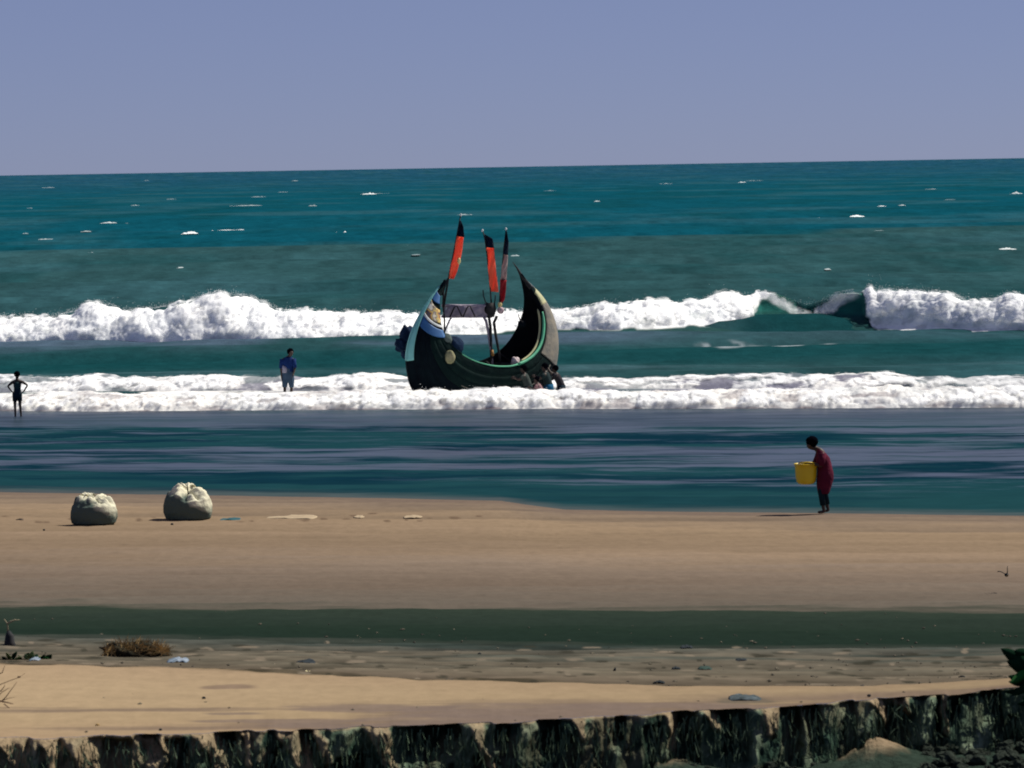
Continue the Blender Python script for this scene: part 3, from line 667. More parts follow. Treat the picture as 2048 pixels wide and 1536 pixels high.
# painted panel with abstract warm patches
M_art = bpy.data.materials.new('painted_panel'); M_art.use_nodes = True; t = M_art.node_tree
n = t.nodes.new('ShaderNodeTexNoise'); n.inputs['Scale'].default_value = 3.2; n.inputs['Detail'].default_value = 2; tc = t.nodes.new('ShaderNodeTexCoord'); t.links.new(tc.outputs['Object'], n.inputs['Vector'])
cr = t.nodes.new('ShaderNodeValToRGB'); cr.color_ramp.interpolation = 'LINEAR'; e = cr.color_ramp.elements
e[0].position = .36; e[0].color = (.05, .04, .05, 1); e[1].position = .66; e[1].color = (.55, .55, .52, 1)
for p_, c_ in ((.43, (.45, .22, .05, 1)), (.49, (.55, .42, .12, 1)), (.54, (.12, .10, .12, 1)), (.60, (.60, .55, .40, 1))): x_ = e.new(p_); x_.color = c_
t.links.new(n.outputs['Fac'], cr.inputs[0]); t.links.new(cr.outputs[0], t.nodes['Principled BSDF'].inputs['Base Color']); t.nodes['Principled BSDF'].inputs['Roughness'].default_value = .7
patch('painted_panel', sidx(2.95), sidx(2.62), .18, 1.0, -1, M_art, boat, 14, 8, off=.035, skew=5, label='multicoloured painted panel near the stem')
patch('white_line', sidx(2.62)-.3, sidx(2.62)+.4, .18, 1.0, -1, M_white, boat, 4, 12, off=.042, skew=6)
patch('blue_band', sidx(2.62)+.2, sidx(2.25), .18, 1.0, -1, M_blue, boat, 10, 12, off=.035, skew=7, label='blue band across the bow')
# weathered far-end planks that catch the sun, edge strip and painted tip
s_a, s_b = sidx(.55, False), sidx(2.75, False)
patch('weathered_planks', s_a, s_b, .12, .93, -1, M_tan, boat, 40, 10, off=.036, label='sun-bleached grey brown end planks')
patch('edge_board', sidx(.9, False), sidx(3.3, False), 0, .11, -1, M_white, boat, 40, 4, off=.045, label='thin whitish edge board')
tube('edge_board', [(K[i,0]+.02, 0, K[i,1]) for i in range(sidx(.5, False), sidx(3.3, False)+1)], .03, M_white, boat)
patch('painted_tip', s_b, sidx(3.15, False), .14, .95, -1, M_cream, boat, 12, 6, off=.038, label='yellowish painted patch below the tip')
# rub rail along the near side
tube('rub_rail', [hull_pt(i, .60-.0*i, -1)+np.array([0, -.03, 0]) for i in range(38, 66)], .012, M_tan, boat)
# frames (ribs) inside
for si in (34, 40, 46, 52, 58, 64):
    pts = [hull_pt(si, q, -1, .09) for q in np.linspace(.98, 0, 7)]+[hull_pt(si, q, 1, .09) for q in np.linspace(.1, .98, 7)]
    tube('rib', pts, .03, M_wood, boat, 5)
# thwarts
for si in (38, 48, 60):
    a = hull_pt(si, .92, -1); b = hull_pt(si, .92, 1); dx = .10
    vs = [(a[0]-dx, a[1], a[2]), (a[0]+dx, a[1], a[2]), (b[0]+dx, b[1], b[2]), (b[0]-dx, b[1], b[2])]; vs += [(x, y, z-.05) for x, y, z in vs]
    mesh('thwart', vs, [(0, 1, 2, 3), (7, 6, 5, 4), (0, 4, 5, 1), (1, 5, 6, 2), (2, 6, 7, 3), (3, 7, 4, 0)], M_wood, boat, False)
# world-space picking helper: point over the boat plane at column/row, given depth offset
def bw(px, py, dd=0.0): return V(at_d(px, py, bp[1]+dd))
boat_inv = (Matrix.Translation(bp) @ Matrix.Rotation(TH, 4, 'Z')).inverted()
def bl(px, py, dd=0.0): return boat_inv @ bw(px, py, dd)
def btube(name, pts, r_, mat, n=6): return tube(name, [bl(*p) for p in pts], r_, mat, boat, n)
# tip spikes
btube('tip_spike', [(883, 590, -.7), (893, 562, -.8), (897, 556, -.8), (893, 585, -.8), (888, 615, -.7)], [.05, .035, .03, .022, .02], M_wood)
tube('tip_spike', [hull_pt(NS-8, .9, -1), (1.62, 0, 3.60), (1.48, 0, 3.80), (1.30, 0, 4.00)], [.07, .05, .03, .006], M_wood, boat)
# rack between the post and the mast
btube('post', [(888, 560, -.6), (886, 610, -.6), (889, 640, -.5), (889, 668, -.5)], [.03, .03, .03, .03], M_wood)
btube('brace', [(889, 664, -.5), (897, 645, -.4), (906, 628, -.2)], .03, M_grey)
btube('brace', [(882, 634, -.4), (890, 632, -.4), (893, 612, -.4)], .03, M_white)
rk = [(884, 611, -.5), (915, 612, -.2), (950, 612, 0), (984, 611, .2)]
btube('rack_rail', rk, .05, M_grey)
btube('rack_rail', [(p[0], 633, p[2]) for p in rk], .042, M_grey)
# tarp slung in the rack
vs, fs = [], []
for j in range(5):
    for i in range(25):
        px = 886+i*4.0; py = 612+j*5.1+ (1.5*math.sin(i*1.1) if j in (0, 4) else 0); p = bl(px, py, -.45+i*.027+.05*math.sin(i*.9+j)); vs.append(p)
for j in range(4):
    for i in range(24): a = j*25+i; fs.append((a, a+1, a+26, a+25))
o = mesh('rack_tarp', vs, fs, M_grey, boat); o.modifiers.new('s', 'SOLIDIFY').thickness = .02
for a in (912, 938):
    btube('zigzag_brace', [(a-12, 634, -.42), (a-3, 614, -.42), (a+2, 612, -.42), (a+12, 633, -.35)], [.022]*4, M_wood)
# mast block, knobs, prongs and legs
btube('mast_block', [(979, 606, .2), (980, 620, .2), (980, 634, .2)], [.17, .20, .13], M_wood, 8)
btube('mast_leg', [(966, 632, .1), (972, 642, .1), (977, 665, .1), (981, 695, 0), (985, 728, 0)], [.04, .05, .05, .045, .04], M_grey)
btube('mast_leg', [(978, 634, .1), (981, 655, .1), (982, 690, 0), (983, 722, 0)], .05, M_wood)
btube('mast_leg', [(994, 632, .2), (988, 645, .2), (991, 668, .1), (997, 700, .1), (1001, 727, .1)], [.05, .05, .05, .045, .04], M_wood)
btube('prong', [(966, 580, .1), (967, 592, .1), (971, 604, .1), (977, 608, .1)], .02, M_wood)
btube('prong', [(991, 590, .2), (990, 600, .2), (989, 608, .2)], .02, M_wood)
M_gold = pmat('gold_paint', (.75, .60, .25), .5, .4)
btube('knob', [(1000, 604, .2), (1000, 609, .2), (999, 614, .2)], [.05, .07, .05], M_gold, 8)
M_pink = pmat('pink_cloth', (.50, .38, .38), .9, .1, (.36, .27, .30), 4, .5)
v, f = blob_geo(bl(1001, 621, .2), (.11, .10, .11), 3); mesh('cloth_wrap', v, f, M_pink, boat)
btube('leg_band', [(984, 700, -.05), (986, 712, -.05)], [.045, .045], pmat('leg_orange', (.45, .22, .06), .7))
btube('cleat', [(1036, 628, .8), (1039, 638, .8), (1046, 645, .8)], [.012, .02, .03], M_wood)
v, f = blob_geo(bl(1044, 648, .9), (.14, .12, .13), 8, .1); mesh('cleat_block', v, f, M_hull, boat)

# flags: slim poles carrying narrow cloths
M_black = pmat('flag_black', (.003, .006, .018), .85, .1, (.004, .008, .02), 4)
M_or = pmat('flag_orange', (.98, .22, .12), .8, .1, (.94, .18, .10), 3, .3, 9)
M_red = pmat('flag_red', (.42, .035, .045), .8, .1, (.33, .03, .04), 3, .3, 9)
M_wht = pmat('flag_white', (.60, .46, .43), .85, .1, (.38, .29, .29), 3, .3, 9)
for m_ in (M_or, M_red, M_wht):       # thin cloth lets some sunlight through
    t = m_.node_tree; b = t.nodes['Principled BSDF']; tr = t.nodes.new('ShaderNodeBsdfTranslucent'); ms = t.nodes.new('ShaderNodeMixShader'); ms.inputs[0].default_value = .5
    lk = b.inputs['Base Color'].links[0].from_socket; t.links.new(lk, tr.inputs[0]); t.links.new(b.outputs[0], ms.inputs[1]); t.links.new(tr.outputs[0], ms.inputs[2]); t.links.new(ms.outputs[0], t.nodes['Material Output'].inputs[0])
def flag(label, pole, sections, dd, tip, prad=.018):
    root = empty('flag_pole', bw(pole[0][0], pole[0][1], dd), label, 'flag', 'flags flying from the boat')
    inv = Matrix.Translation(root.location).inverted()
    L = lambda px, py, e=0: inv @ bw(px, py, dd+e)
    tube('pole', [L(*p) for p in pole], [prad*1.4]+[prad]*(len(pole)-1), M_wood, root)
    v, f = blob_geo(L(*tip), (.035, .035, .045), 2, .1, nu=10, nv=6); mesh('tip', v, f, M_white, root)
    for nm, mat, prof in sections:
        vs, fs = [], []; prof = np.array(prof, float); n = 14; w = 7
        for j in range(n):
            t = j/(n-1); q = [np.interp(t, np.linspace(0, 1, len(prof)), prof[:, k]) for k in range(3)]
            for i in range(w):
                k = i/(w-1); y_ = q[2]+k*1.2
                vs.append(L(q[0]+(q[1]-q[0])*k, y_, .06*math.sin(k*5+t*3+q[2]*.05)-.02))
        for j in range(n-1):
            for i in range(w-1): a = j*w+i; fs.append((a, a+1, a+w+1, a+w))
        o = mesh(nm, vs, fs, mat, root); o.modifiers.new('s', 'SOLIDIFY').thickness = .012
    return root
f1 = flag('leftmost orange and black flag on a leaning pole above the stem', [(886, 612), (895, 565), (908, 500), (921, 432)],
     [('cloth', M_black, [(920, 922.5, 441), (917, 927, 452), (914, 928.5, 473)]), ('cloth', M_or, [(914, 927.5, 472), (909, 925, 495), (905, 920, 518), (900, 915, 540), (898, 908, 557)])], -.7, (922, 430))
v, f = blob_geo(Vector(bw(918, 522, -.78))-f1.location, (.05, .04, .10), 4, .2, nu=10, nv=6); mesh('knot', v, f, M_gold, f1)
flag('middle orange flag with black top rising from the mast block', [(983, 612), (979, 560), (974, 510), (970, 480), (966, 463)],
     [('cloth', M_black, [(969, 971, 468), (970, 985, 476), (972, 988, 495)]), ('cloth', M_or, [(972, 988, 495), (975, 990, 525), (978, 994, 555), (980, 997, 583)])], .2, (965, 461))
flag('rightmost narrow flag of black, pinkish white and red', [(999, 612), (1000, 585), (1004, 540), (1008, 495), (1012, 460)],
     [('cloth', M_black, [(1011, 1014, 461), (1008.5, 1017, 480), (1006, 1015.5, 509)]), ('cloth', M_wht, [(1006, 1015.5, 509), (1004, 1014, 535), (1001, 1013, 559)]), ('cloth', M_red, [(1001, 1013, 559), (1000, 1012, 578), (999, 1010, 595), (1000, 1004, 605)])], .3, (1012, 458))

# cargo and gear on the boat
def lump(name, label, cat, px, py, dd, r_, mat, seed, amp=.2, fr=2.4):
    c = bw(px, py, dd); v, f = blob_geo((0, 0, 0), r_, seed, amp, fr, 24, 14); o = mesh(name, v, f, mat); o.location = c; tag(o, label, cat); return o
nb = empty('net_bundle', bw(812, 690, .2), 'dark navy net bundle hanging behind the cyan stem', 'net bundle')
for i, (px, py, rx, rz, sd_) in enumerate([(815, 672, .24, .32, 1), (806, 690, .27, .24, 2), (817, 706, .22, .24, 3)]):
    c = Vector(bw(px, py, .3))-nb.location; v, f = blob_geo(c, (rx, .3, rz), sd_, .3, 2.5, 22, 12); mesh('net_fold', v, f, M_navy, nb)
lump('net_heap', 'dark blue net heap on the near gunwale', 'net bundle', 908, 692, -1.55, (.27, .22, .30), M_navy, 5, .3)
M_buff = pmat('buff_buoy', (.27, .25, .15), .85, .1, (.15, .16, .09), 5, .3)
lump('buoy', 'buff oval buoy slung against the dark hull side', 'buoy', 900, 714, -1.95, (.155, .12, .21), M_buff, 6, .12)
M_gbox = pmat('grey_green_canvas', (.10, .13, .12), .85, .1, (.06, .085, .08), 4)
lump('canvas_roll', 'grey green canvas roll above the buff buoy', 'canvas', 893, 680, -1.7, (.17, .14, .20), M_gbox, 7, .14)
M_pcl = pmat('pale_pink_cloth', (.55, .46, .46), .9, .1, (.42, .36, .37), 4, .4)
lump('cloth_heap', 'pale pinkish cloth heap on the gunwale behind the pushing men', 'cloth', 1031, 724, -.1, (.14, .12, .17), M_pcl, 9, .3)

# ------------------------------------------------------------------ people
def skin_body(verts, edges, root_i, mat, parent, name='body', sub=2):
    m = bpy.data.meshes.new(name); m.from_pydata([v[:3] for v in verts], edges, []); m.materials.append(mat)
    o = bpy.data.objects.new(name, m); C.objects.link(o); o.parent = parent
    md = o.modifiers.new('skin', 'SKIN'); md.use_smooth_shade = True
    sv = m.skin_vertices[0].data
    for i, v in enumerate(verts):
        rr_ = v[3]; sv[i].radius = (rr_, rr_) if not isinstance(rr_, tuple) else rr_; sv[i].use_root = (i == root_i)
    s_ = o.modifiers.new('sub', 'SUBSURF'); s_.levels = sub; s_.render_levels = sub
    return o
def hand(vs, es, wi, d, sp, curl, k=1.0):
    """palm and five curled fingers from wrist vertex wi; d = direction of hand, sp = across the palm"""
    w = Vector(vs[wi][:3]); d = Vector(d).normalized(); sp = Vector(sp).normalized(); cu = Vector(curl).normalized()
    p = w+d*.065*k; vs.append((*p, .026*k)); pi = len(vs)-1; es.append((wi, pi))
    for j, (o_, ln) in enumerate([(-.030, .070), (-.010, .082), (.010, .076), (.030, .060)]):
        a = p+sp*o_*k+d*.035*k; vs.append((*a, .011*k)); ai = len(vs)-1; es.append((pi, ai))
        b = a+(d*.8+cu*.6).normalized()*ln*.5*k; vs.append((*b, .009*k)); bi = len(vs)-1; es.append((ai, bi))
        c = b+(d*.3+cu).normalized()*ln*.5*k; vs.append((*c, .008*k)); es.append((bi, len(vs)-1))
    a = w+d*.03*k-sp*.035*k; vs.append((*a, .012*k)); ai = len(vs)-1; es.append((pi, ai))
    b = a+(d*.6-sp*.5+cu*.3).normalized()*.045*k; vs.append((*b, .010*k)); es.append((ai, len(vs)-1))
def person(label, loc, J, skin, hairm, sc=1.0, face=(-1, 0, 0), hair_k=1.0, group=None, hair_r=None):
    """J: named joints -> (x,y,z) metres relative to the feet"""
    root = empty('person', loc, label, 'person', group)
    vs, es = [], []; ix = {}
    rad = dict(pelvis=(.115, .10), waist=(.10, .085), chest=(.125, .10), upper=(.10, .085), neck=.048, head0=.062, head1=.085, head2=.075,
               hipL=.085, hipR=.085, kneeL=.056, kneeR=.056, ankL=.036, ankR=.036, heelL=.034, heelR=.034, toeL=.026, toeR=.026,
               shL=.058, shR=.058, elL=.038, elR=.038, wrL=.026, wrR=.026)
    fv = Vector(face).normalized(); rt = fv.cross(Vector((0, 0, 1))).normalized()
    h = Vector(J['head'])
    J = dict(J); J['head0'] = tuple(h-Vector((0, 0, .06))+fv*.01); J['head1'] = tuple(h+fv*.005); J['head2'] = tuple(h+Vector((0, 0, .055))-fv*.01)
    for s_ in 'LR':
        a = Vector(J['ank'+s_]); J['heel'+s_] = tuple(a+Vector((0, 0, -.05))-Vector((fv.x, fv.y, 0))*.02)
        J['toe'+s_] = tuple(a+Vector((0, 0, -.06))+Vector((fv.x, fv.y, 0))*.14)
    def add(nm):
        r_ = rad[nm]; r_ = tuple(q*sc for q in r_) if isinstance(r_, tuple) else r_*sc
        vs.append((*J[nm], r_)); ix[nm] = len(vs)-1
    for nm in ('pelvis', 'waist', 'chest', 'upper', 'neck', 'head0', 'head1', 'head2', 'hipL', 'kneeL', 'ankL', 'heelL', 'toeL', 'hipR', 'kneeR', 'ankR', 'heelR', 'toeR', 'shL', 'elL', 'wrL', 'shR', 'elR', 'wrR'): add(nm)
    for a, b in [('pelvis', 'waist'), ('waist', 'chest'), ('chest', 'upper'), ('upper', 'neck'), ('neck', 'head0'), ('head0', 'head1'), ('head1', 'head2'),
                 ('pelvis', 'hipL'), ('hipL', 'kneeL'), ('kneeL', 'ankL'), ('ankL', 'heelL'), ('heelL', 'toeL'), ('pelvis', 'hipR'), ('hipR', 'kneeR'), ('kneeR', 'ankR'), ('ankR', 'heelR'), ('heelR', 'toeR'),
                 ('upper', 'shL'), ('shL', 'elL'), ('elL', 'wrL'), ('upper', 'shR'), ('shR', 'elR'), ('elR', 'wrR')]: es.append((ix[a], ix[b]))
    for s_ in 'LR':
        w = Vector(J['wr'+s_]); e = Vector(J['el'+s_]); d = (w-e); hd = J.get('hand'+s_, tuple(d)); hand(vs, es, ix['wr'+s_], hd, J.get('sp'+s_, (0, 1, .2)), J.get('curl'+s_, (0, 0, -1)), sc)
    # nose and ears
    n0 = h+fv*.088*sc+Vector((0, 0, -.005)); vs.append((*n0, .014*sc)); es.append((ix['head1'], len(vs)-1))
    for k in (-1, 1): e_ = h+rt*.088*k*sc; vs.append((*e_, .016*sc)); es.append((ix['head1'], len(vs)-1))
    skin_body(vs, es, ix['pelvis'], skin, root)
    hc = h+Vector((0, 0, .028))-fv*.028; hr = hair_r or (.105, .10, .105)
    v, f = blob_geo(hc, tuple(q*sc*hair_k for q in hr), 12, .12, 3, 18, 12); mesh('hair', v, f, hairm, root)
    return root
M_skin = pmat('skin_brown', (.085, .048, .034), .6, .3, (.065, .036, .027), 8)
M_skin2 = pmat('skin_dark', (.050, .030, .024), .6, .3, (.035, .022, .018), 8)
M_hair = pmat('hair_black', (.003, .003, .006), 1.0, .0, (.002, .002, .003), 20, .8, 30)
def legs_geo(J, r0=.1, r1=.075, to=1.0):
    gs = []
    for s_ in 'LR':
        h_, k_, a_ = Vector(J['hip'+s_]), Vector(J['knee'+s_]), Vector(J['ank'+s_])
        p1 = h_+(k_-h_)*min(to, 1)*.5; p2 = h_+(k_-h_)*min(to, 1); pts = [h_+Vector((0, 0, .06)), p1, p2]; rd = [r0, r0*.95, r1]
        if to > 1: pts.append(k_+(a_-k_)*(to-1)); rd.append(r1*.92)
        gs.append(tube_geo(pts, rd, 10))
    return gs
# woman with the yellow basket
wl = on_z(1645, 1027, .02); D = wl[1]
bz = wl
JW = dict(pelvis=(.075, 0, .80), waist=(.055, 0, .93), chest=(.03, 0, 1.06), upper=(-.01, 0, 1.20), neck=(-.10, 0, 1.29), head=(-.215, 0, 1.385),
          hipL=(.05, -.08, .74), kneeL=(-.03, -.08, .42), ankL=(.02, -.06, .09), hipR=(.08, .08, .74), kneeR=(.055, .07, .42), ankR=(.11, .08, .10),
          shL=(.0, -.16, 1.18), elL=(-.02, -.21, .95), wrL=(-.19, -.13, 1.00), shR=(-.02, .16, 1.18), elR=(-.12, .22, .98), wrR=(-.33, .17, 1.0),
          handL=(-1, .2, 0), handR=(-1, -.2, .0), curlL=(-.1, .2, -1), curlR=(-.1, -.2, -1))
wm = person('stooping woman in a maroon dress carrying a yellow basket at the wash edge', (wl[0], wl[1], wl[2]), JW, M_skin2, M_hair, 1, (-1, 0, -.55), 1.0, None, (.122, .112, .112))
M_mar = pmat('maroon_dress', (.095, .010, .026), .9, .08, (.06, .006, .020), 6, .7, 7)
g = loft_geo([(-.075, 0, 1.285, .055, .09, -.8), (-.01, 0, 1.25, .10, .165, -.5), (.02, 0, 1.14, .140, .19, -.25), (.035, 0, 1.0, .150, .175), (.055, 0, .90, .150, .17), (.065, 0, .80, .165, .19), (.06, 0, .68, .170, .195), (.04, 0, .55, .150, .175), (.03, 0, .43, .120, .16), (.025, 0, .395, .112, .15)], 20)
sl = [tube_geo([Vector(JW['sh'+s_])+Vector((.0, 0, .02)), (Vector(JW['sh'+s_])+Vector(JW['el'+s_]))/2, JW['el'+s_]], [.08, .068, .058], 10) for s_ in 'LR']
v, f = join(g, *sl); o = mesh('dress', v, f, M_mar, wm)
M_leg = pmat('dark_leggings', (.006, .022, .032), .85, .1, (.004, .014, .022), 6)
v, f = join(*legs_geo(JW, .075, .062, 1.75)); mesh('leggings', v, f, M_leg, wm)
v, f = blob_geo((-.165, 0, 1.39), (.075, .085, .085), 22, .1); mesh('hair_bun', v, f, M_hair, wm)
# basket
M_yel = pmat('yellow_plastic', (.66, .48, .012), .32, .5, (.58, .41, .012), 4)
bc = (wl[0]-.315, wl[1]-.0, wl[2]+.585)
bk = empty('basket', bc, 'yellow plastic basket held before the maroon dress', 'basket')
ring = lambda r_, z, n=28: [(r_*math.cos(2*math.pi*k/n), r_*math.sin(2*math.pi*k/n), z) for k in range(n)]
pr = [(.10, 0), (.155, .015), (.190, .06), (.208, .15), (.216, .30), (.222, .385), (.240, .39), (.240, .412), (.216, .412), (.204, .30), (.190, .14), (.150, .035), (.01, .03)]
vs = []; fs = []
for r_, z in pr: vs += ring(r_, z)
for i in range(len(pr)-1):
    for k in range(28): fs.append((i*28+k, i*28+(k+1) % 28, (i+1)*28+(k+1) % 28, (i+1)*28+k))
fs.append(tuple(range(28))[::-1]); mesh('bowl', vs, fs, M_yel, bk)
tube('handle', [(-.12, -.20, .40), (-.14, -.255, .44), (0, -.275, .455), (.14, -.255, .44), (.12, -.20, .40)], .012, M_yel, bk)

# boy at left edge, seen from behind, hands on hips
bl_ = on_z(36, 833, 0); 
JB = dict(pelvis=(.0, 0, .66), waist=(0, 0, .78), chest=(0, 0, .90), upper=(0, 0, 1.01), neck=(.0, 0, 1.08), head=(.0, 0, 1.20),
          hipL=(-.075, 0, .62), kneeL=(-.08, 0, .34), ankL=(-.075, 0, .07), hipR=(.06, 0, .62), kneeR=(.065, 0, .34), ankR=(.085, .02, .07),
          shL=(-.145, 0, .99), elL=(-.27, -.04, .88), wrL=(-.17, -.03, .74), shR=(.145, 0, 1.0), elR=(.30, -.04, .90), wrR=(.20, -.03, .74),
          handL=(.6, 0, -.5), handR=(-.6, 0, -.5), curlL=(.8, .5, 0), curlR=(-.8, .5, 0))
by = person('boy with hands on hips in dark shorts in the smooth wash at left', tuple(bl_), JB, M_skin2, M_hair, .82, (0, 1, 0), 1.05)
M_sho = pmat('dark_shorts', (.008, .022, .035), .85, .1, (.005, .014, .024), 6)
v, f = join(loft_geo([(0, 0, .80, .095, .08), (0, 0, .74, .11, .09), (0, 0, .66, .125, .10), (-.003, 0, .58, .13, .10), (-.003, 0, .52, .125, .09)], 18), *legs_geo(JB, .078, .07, .62)); mesh('shorts', v, f, M_sho, by)
v, f = loft_geo([(0, 0, 1.00, .10, .075), (0, 0, .92, .112, .082), (0, 0, .82, .100, .078), (0, 0, .78, .098, .08)], 16); mesh('vest', v, f, pmat('dark_vest', (.02, .05, .055), .85, .1), by)

# man in the foam
ml_ = on_z(576, 799, -.22)
JM = dict(pelvis=(.02, 0, .84), waist=(.02, 0, .97), chest=(.02, 0, 1.12), upper=(.03, 0, 1.27), neck=(.07, -.01, 1.36), head=(.115, -.02, 1.475),
          hipL=(-.06, 0, .78), kneeL=(-.09, -.06, .46), ankL=(-.10, .04, .07), hipR=(.09, 0, .78), kneeR=(.12, -.05, .46), ankR=(.10, .08, .07),
          shL=(-.15, 0, 1.25), elL=(-.20, .0, .98), wrL=(-.185, -.04, .76), shR=(.19, 0, 1.25), elR=(.24, -.05, .99), wrR=(.20, -.16, .82),
          handL=(0, -.1, -1), handR=(-.3, -.4, -.8), curlL=(.3, 0, -1), curlR=(-.3, .2, -1))
mn = person('man in dark blue shirt and pale wrap wading through the foam', tuple(ml_), JM, M_skin2, M_hair, 1, (.6, -.8, 0), 1.02)
M_shirt = pmat('navy_shirt', (.008, .028, .12), .85, .1, (.005, .018, .08), 5, .6, 7)
g = loft_geo([(.05, 0, 1.345, .07, .07), (.03, 0, 1.31, .15, .10), (.025, 0, 1.20, .19, .13), (.02, 0, 1.05, .185, .13), (.02, 0, .95, .17, .125), (.06, 0, .87, .15, .125)], 18)
sl = [tube_geo([Vector(JM['sh'+s_])+Vector((0, 0, .02)), (Vector(JM['sh'+s_])+Vector(JM['el'+s_]))/2, JM['el'+s_]], [.085, .075, .062], 10) for s_ in 'LR']
v, f = join(g, *sl); mesh('shirt', v, f, M_shirt, mn)
M_wrap = pmat('grey_blue_wrap', (.055, .09, .14), .85, .1, (.03, .06, .10), 5, .7, 6)
v, f = join(loft_geo([(.01, 0, 1.0, .165, .125), (.0, 0, .92, .175, .135), (.01, 0, .78, .19, .145), (.015, 0, .62, .20, .14), (.015, 0, .52, .19, .13)], 20), *legs_geo(JM, .10, .085, 1.15)); mesh('wrap', v, f, M_wrap, mn)
M_sash = pmat('pale_lilac_sash', (.30, .29, .36), .85, .1)
v, f = loft_geo([(-.06, -.01, 1.04, .105, .13, -.5), (-.06, -.01, .97, .115, .14, -.4), (-.055, -.01, .89, .12, .14, -.2), (-.06, -.01, .84, .11, .135, 0)], 16); mesh('sash', v, f, M_sash, mn)

# four men pushing at the far end of the boat, thigh deep
def pusher(px, py, dd, label, lean, skinm, shirt, short, sc=1.0, arms_up=False, mirror=1, depth=.62):
    """feet on the sea floor, water to the thighs"""
    top = bw(px, py, dd); loc = (top.x, top.y, top.z-1.47*sc)
    l = lean; m_ = mirror
    J = dict(pelvis=(.10*m_, 0, .82), waist=(.08*m_, 0, .94), chest=((.08-l*.35)*m_, 0, 1.08), upper=((.08-l*.75)*m_, 0, 1.22), neck=((.08-l*.95)*m_, 0, 1.31), head=((.08-l*1.15)*m_, -.01, 1.42),
             hipL=(.03*m_, -.08, .77), kneeL=(.02*m_, -.08, .44), ankL=(.10*m_, -.08, .07), hipR=(.15*m_, .08, .77), kneeR=(.20*m_, .08, .44), ankR=(.30*m_, .08, .07),
             shL=((.06-l*.7)*m_, -.17, 1.19), elL=((-.14-l*.7)*m_, -.20, 1.08 if not arms_up else 1.34), wrL=((-.22-l*.6)*m_, -.12, 1.16 if not arms_up else 1.46),
             shR=((.08-l*.7)*m_, .17, 1.19), elR=((-.10-l*.7)*m_, .20, 1.06), wrR=((-.20-l*.6)*m_, .14, 1.10),
             handL=(-1*m_, 0, .3), handR=(-1*m_, 0, .3), curlL=(-.2*m_, 0, -1), curlR=(-.2*m_, 0, -1))
    J = {k: (tuple(q*sc for q in v_) if not k.startswith(('hand', 'curl')) else v_) for k, v_ in J.items()}
    hx = J['head'][0]; loc = (loc[0]-hx, loc[1], loc[2])
    p = person(label, loc, J, skinm, M_hair, sc, (-m_, 0, -.1), 1.0, 'men pushing the boat')
    u, w_, pe = Vector(J['upper']), Vector(J['waist']), Vector(J['pelvis'])
    g = loft_geo([(u.x, 0, u.z+.05*sc, .085*sc, .12*sc), (u.x, 0, u.z, .12*sc, .17*sc), ((u.x+w_.x)/2, 0, (u.z+w_.z)/2, .135*sc, .17*sc), (w_.x, 0, w_.z, .13*sc, .155*sc), (pe.x, 0, pe.z, .14*sc, .165*sc)], 16)
    sl = [tube_geo([Vector(J['sh'+s_]), (Vector(J['sh'+s_])*.4+Vector(J['el'+s_])*.6)], [.075*sc, .06*sc], 8) for s_ in 'LR']
    v, f = join(g, *sl); mesh('shirt', v, f, shirt, p)
    v, f = join(loft_geo([(pe.x, 0, pe.z+.08, .14*sc, .165*sc), (pe.x, 0, pe.z-.05, .155*sc, .175*sc), (pe.x+.0, 0, pe.z-.22*sc, .16*sc, .17*sc)], 16), *legs_geo(J, .095*sc, .085*sc, .9)); mesh('shorts', v, f, short, p)
    return p
S = lambda n, c: pmat(n, c, .85, .1, tuple(q*.65 for q in c), 6, .5)
pusher(1046, 735, -1.2, 'man in grey green shirt leaning on the hull beside the pink cloth', .12, M_skin2, S('grey_green_shirt', (.045, .06, .055)), S('dark_green_shorts', (.02, .04, .04)), .95, mirror=1)
pusher(1072, 757, -1.6, 'short crouching man in a pinkish shirt between taller men', .18, M_skin2, S('dusty_pink_shirt', (.26, .15, .16)), S('mauve_shorts', (.13, .11, .16)), .80, mirror=1)
pusher(1088, 731, -.9, 'tall man in dark shirt and blue wrap at the boat end', .10, M_skin2, S('dark_teal_shirt', (.015, .03, .032)), S('blue_shorts', (.01, .10, .20)), 1.0, mirror=1)
pusher(1109, 735, -.2, 'rightmost dark clothed man reaching up to the boat end', .16, M_skin2, S('dark_brown_shirt', (.03, .028, .034)), S('navy_shorts', (.008, .022, .038)), .96, True)

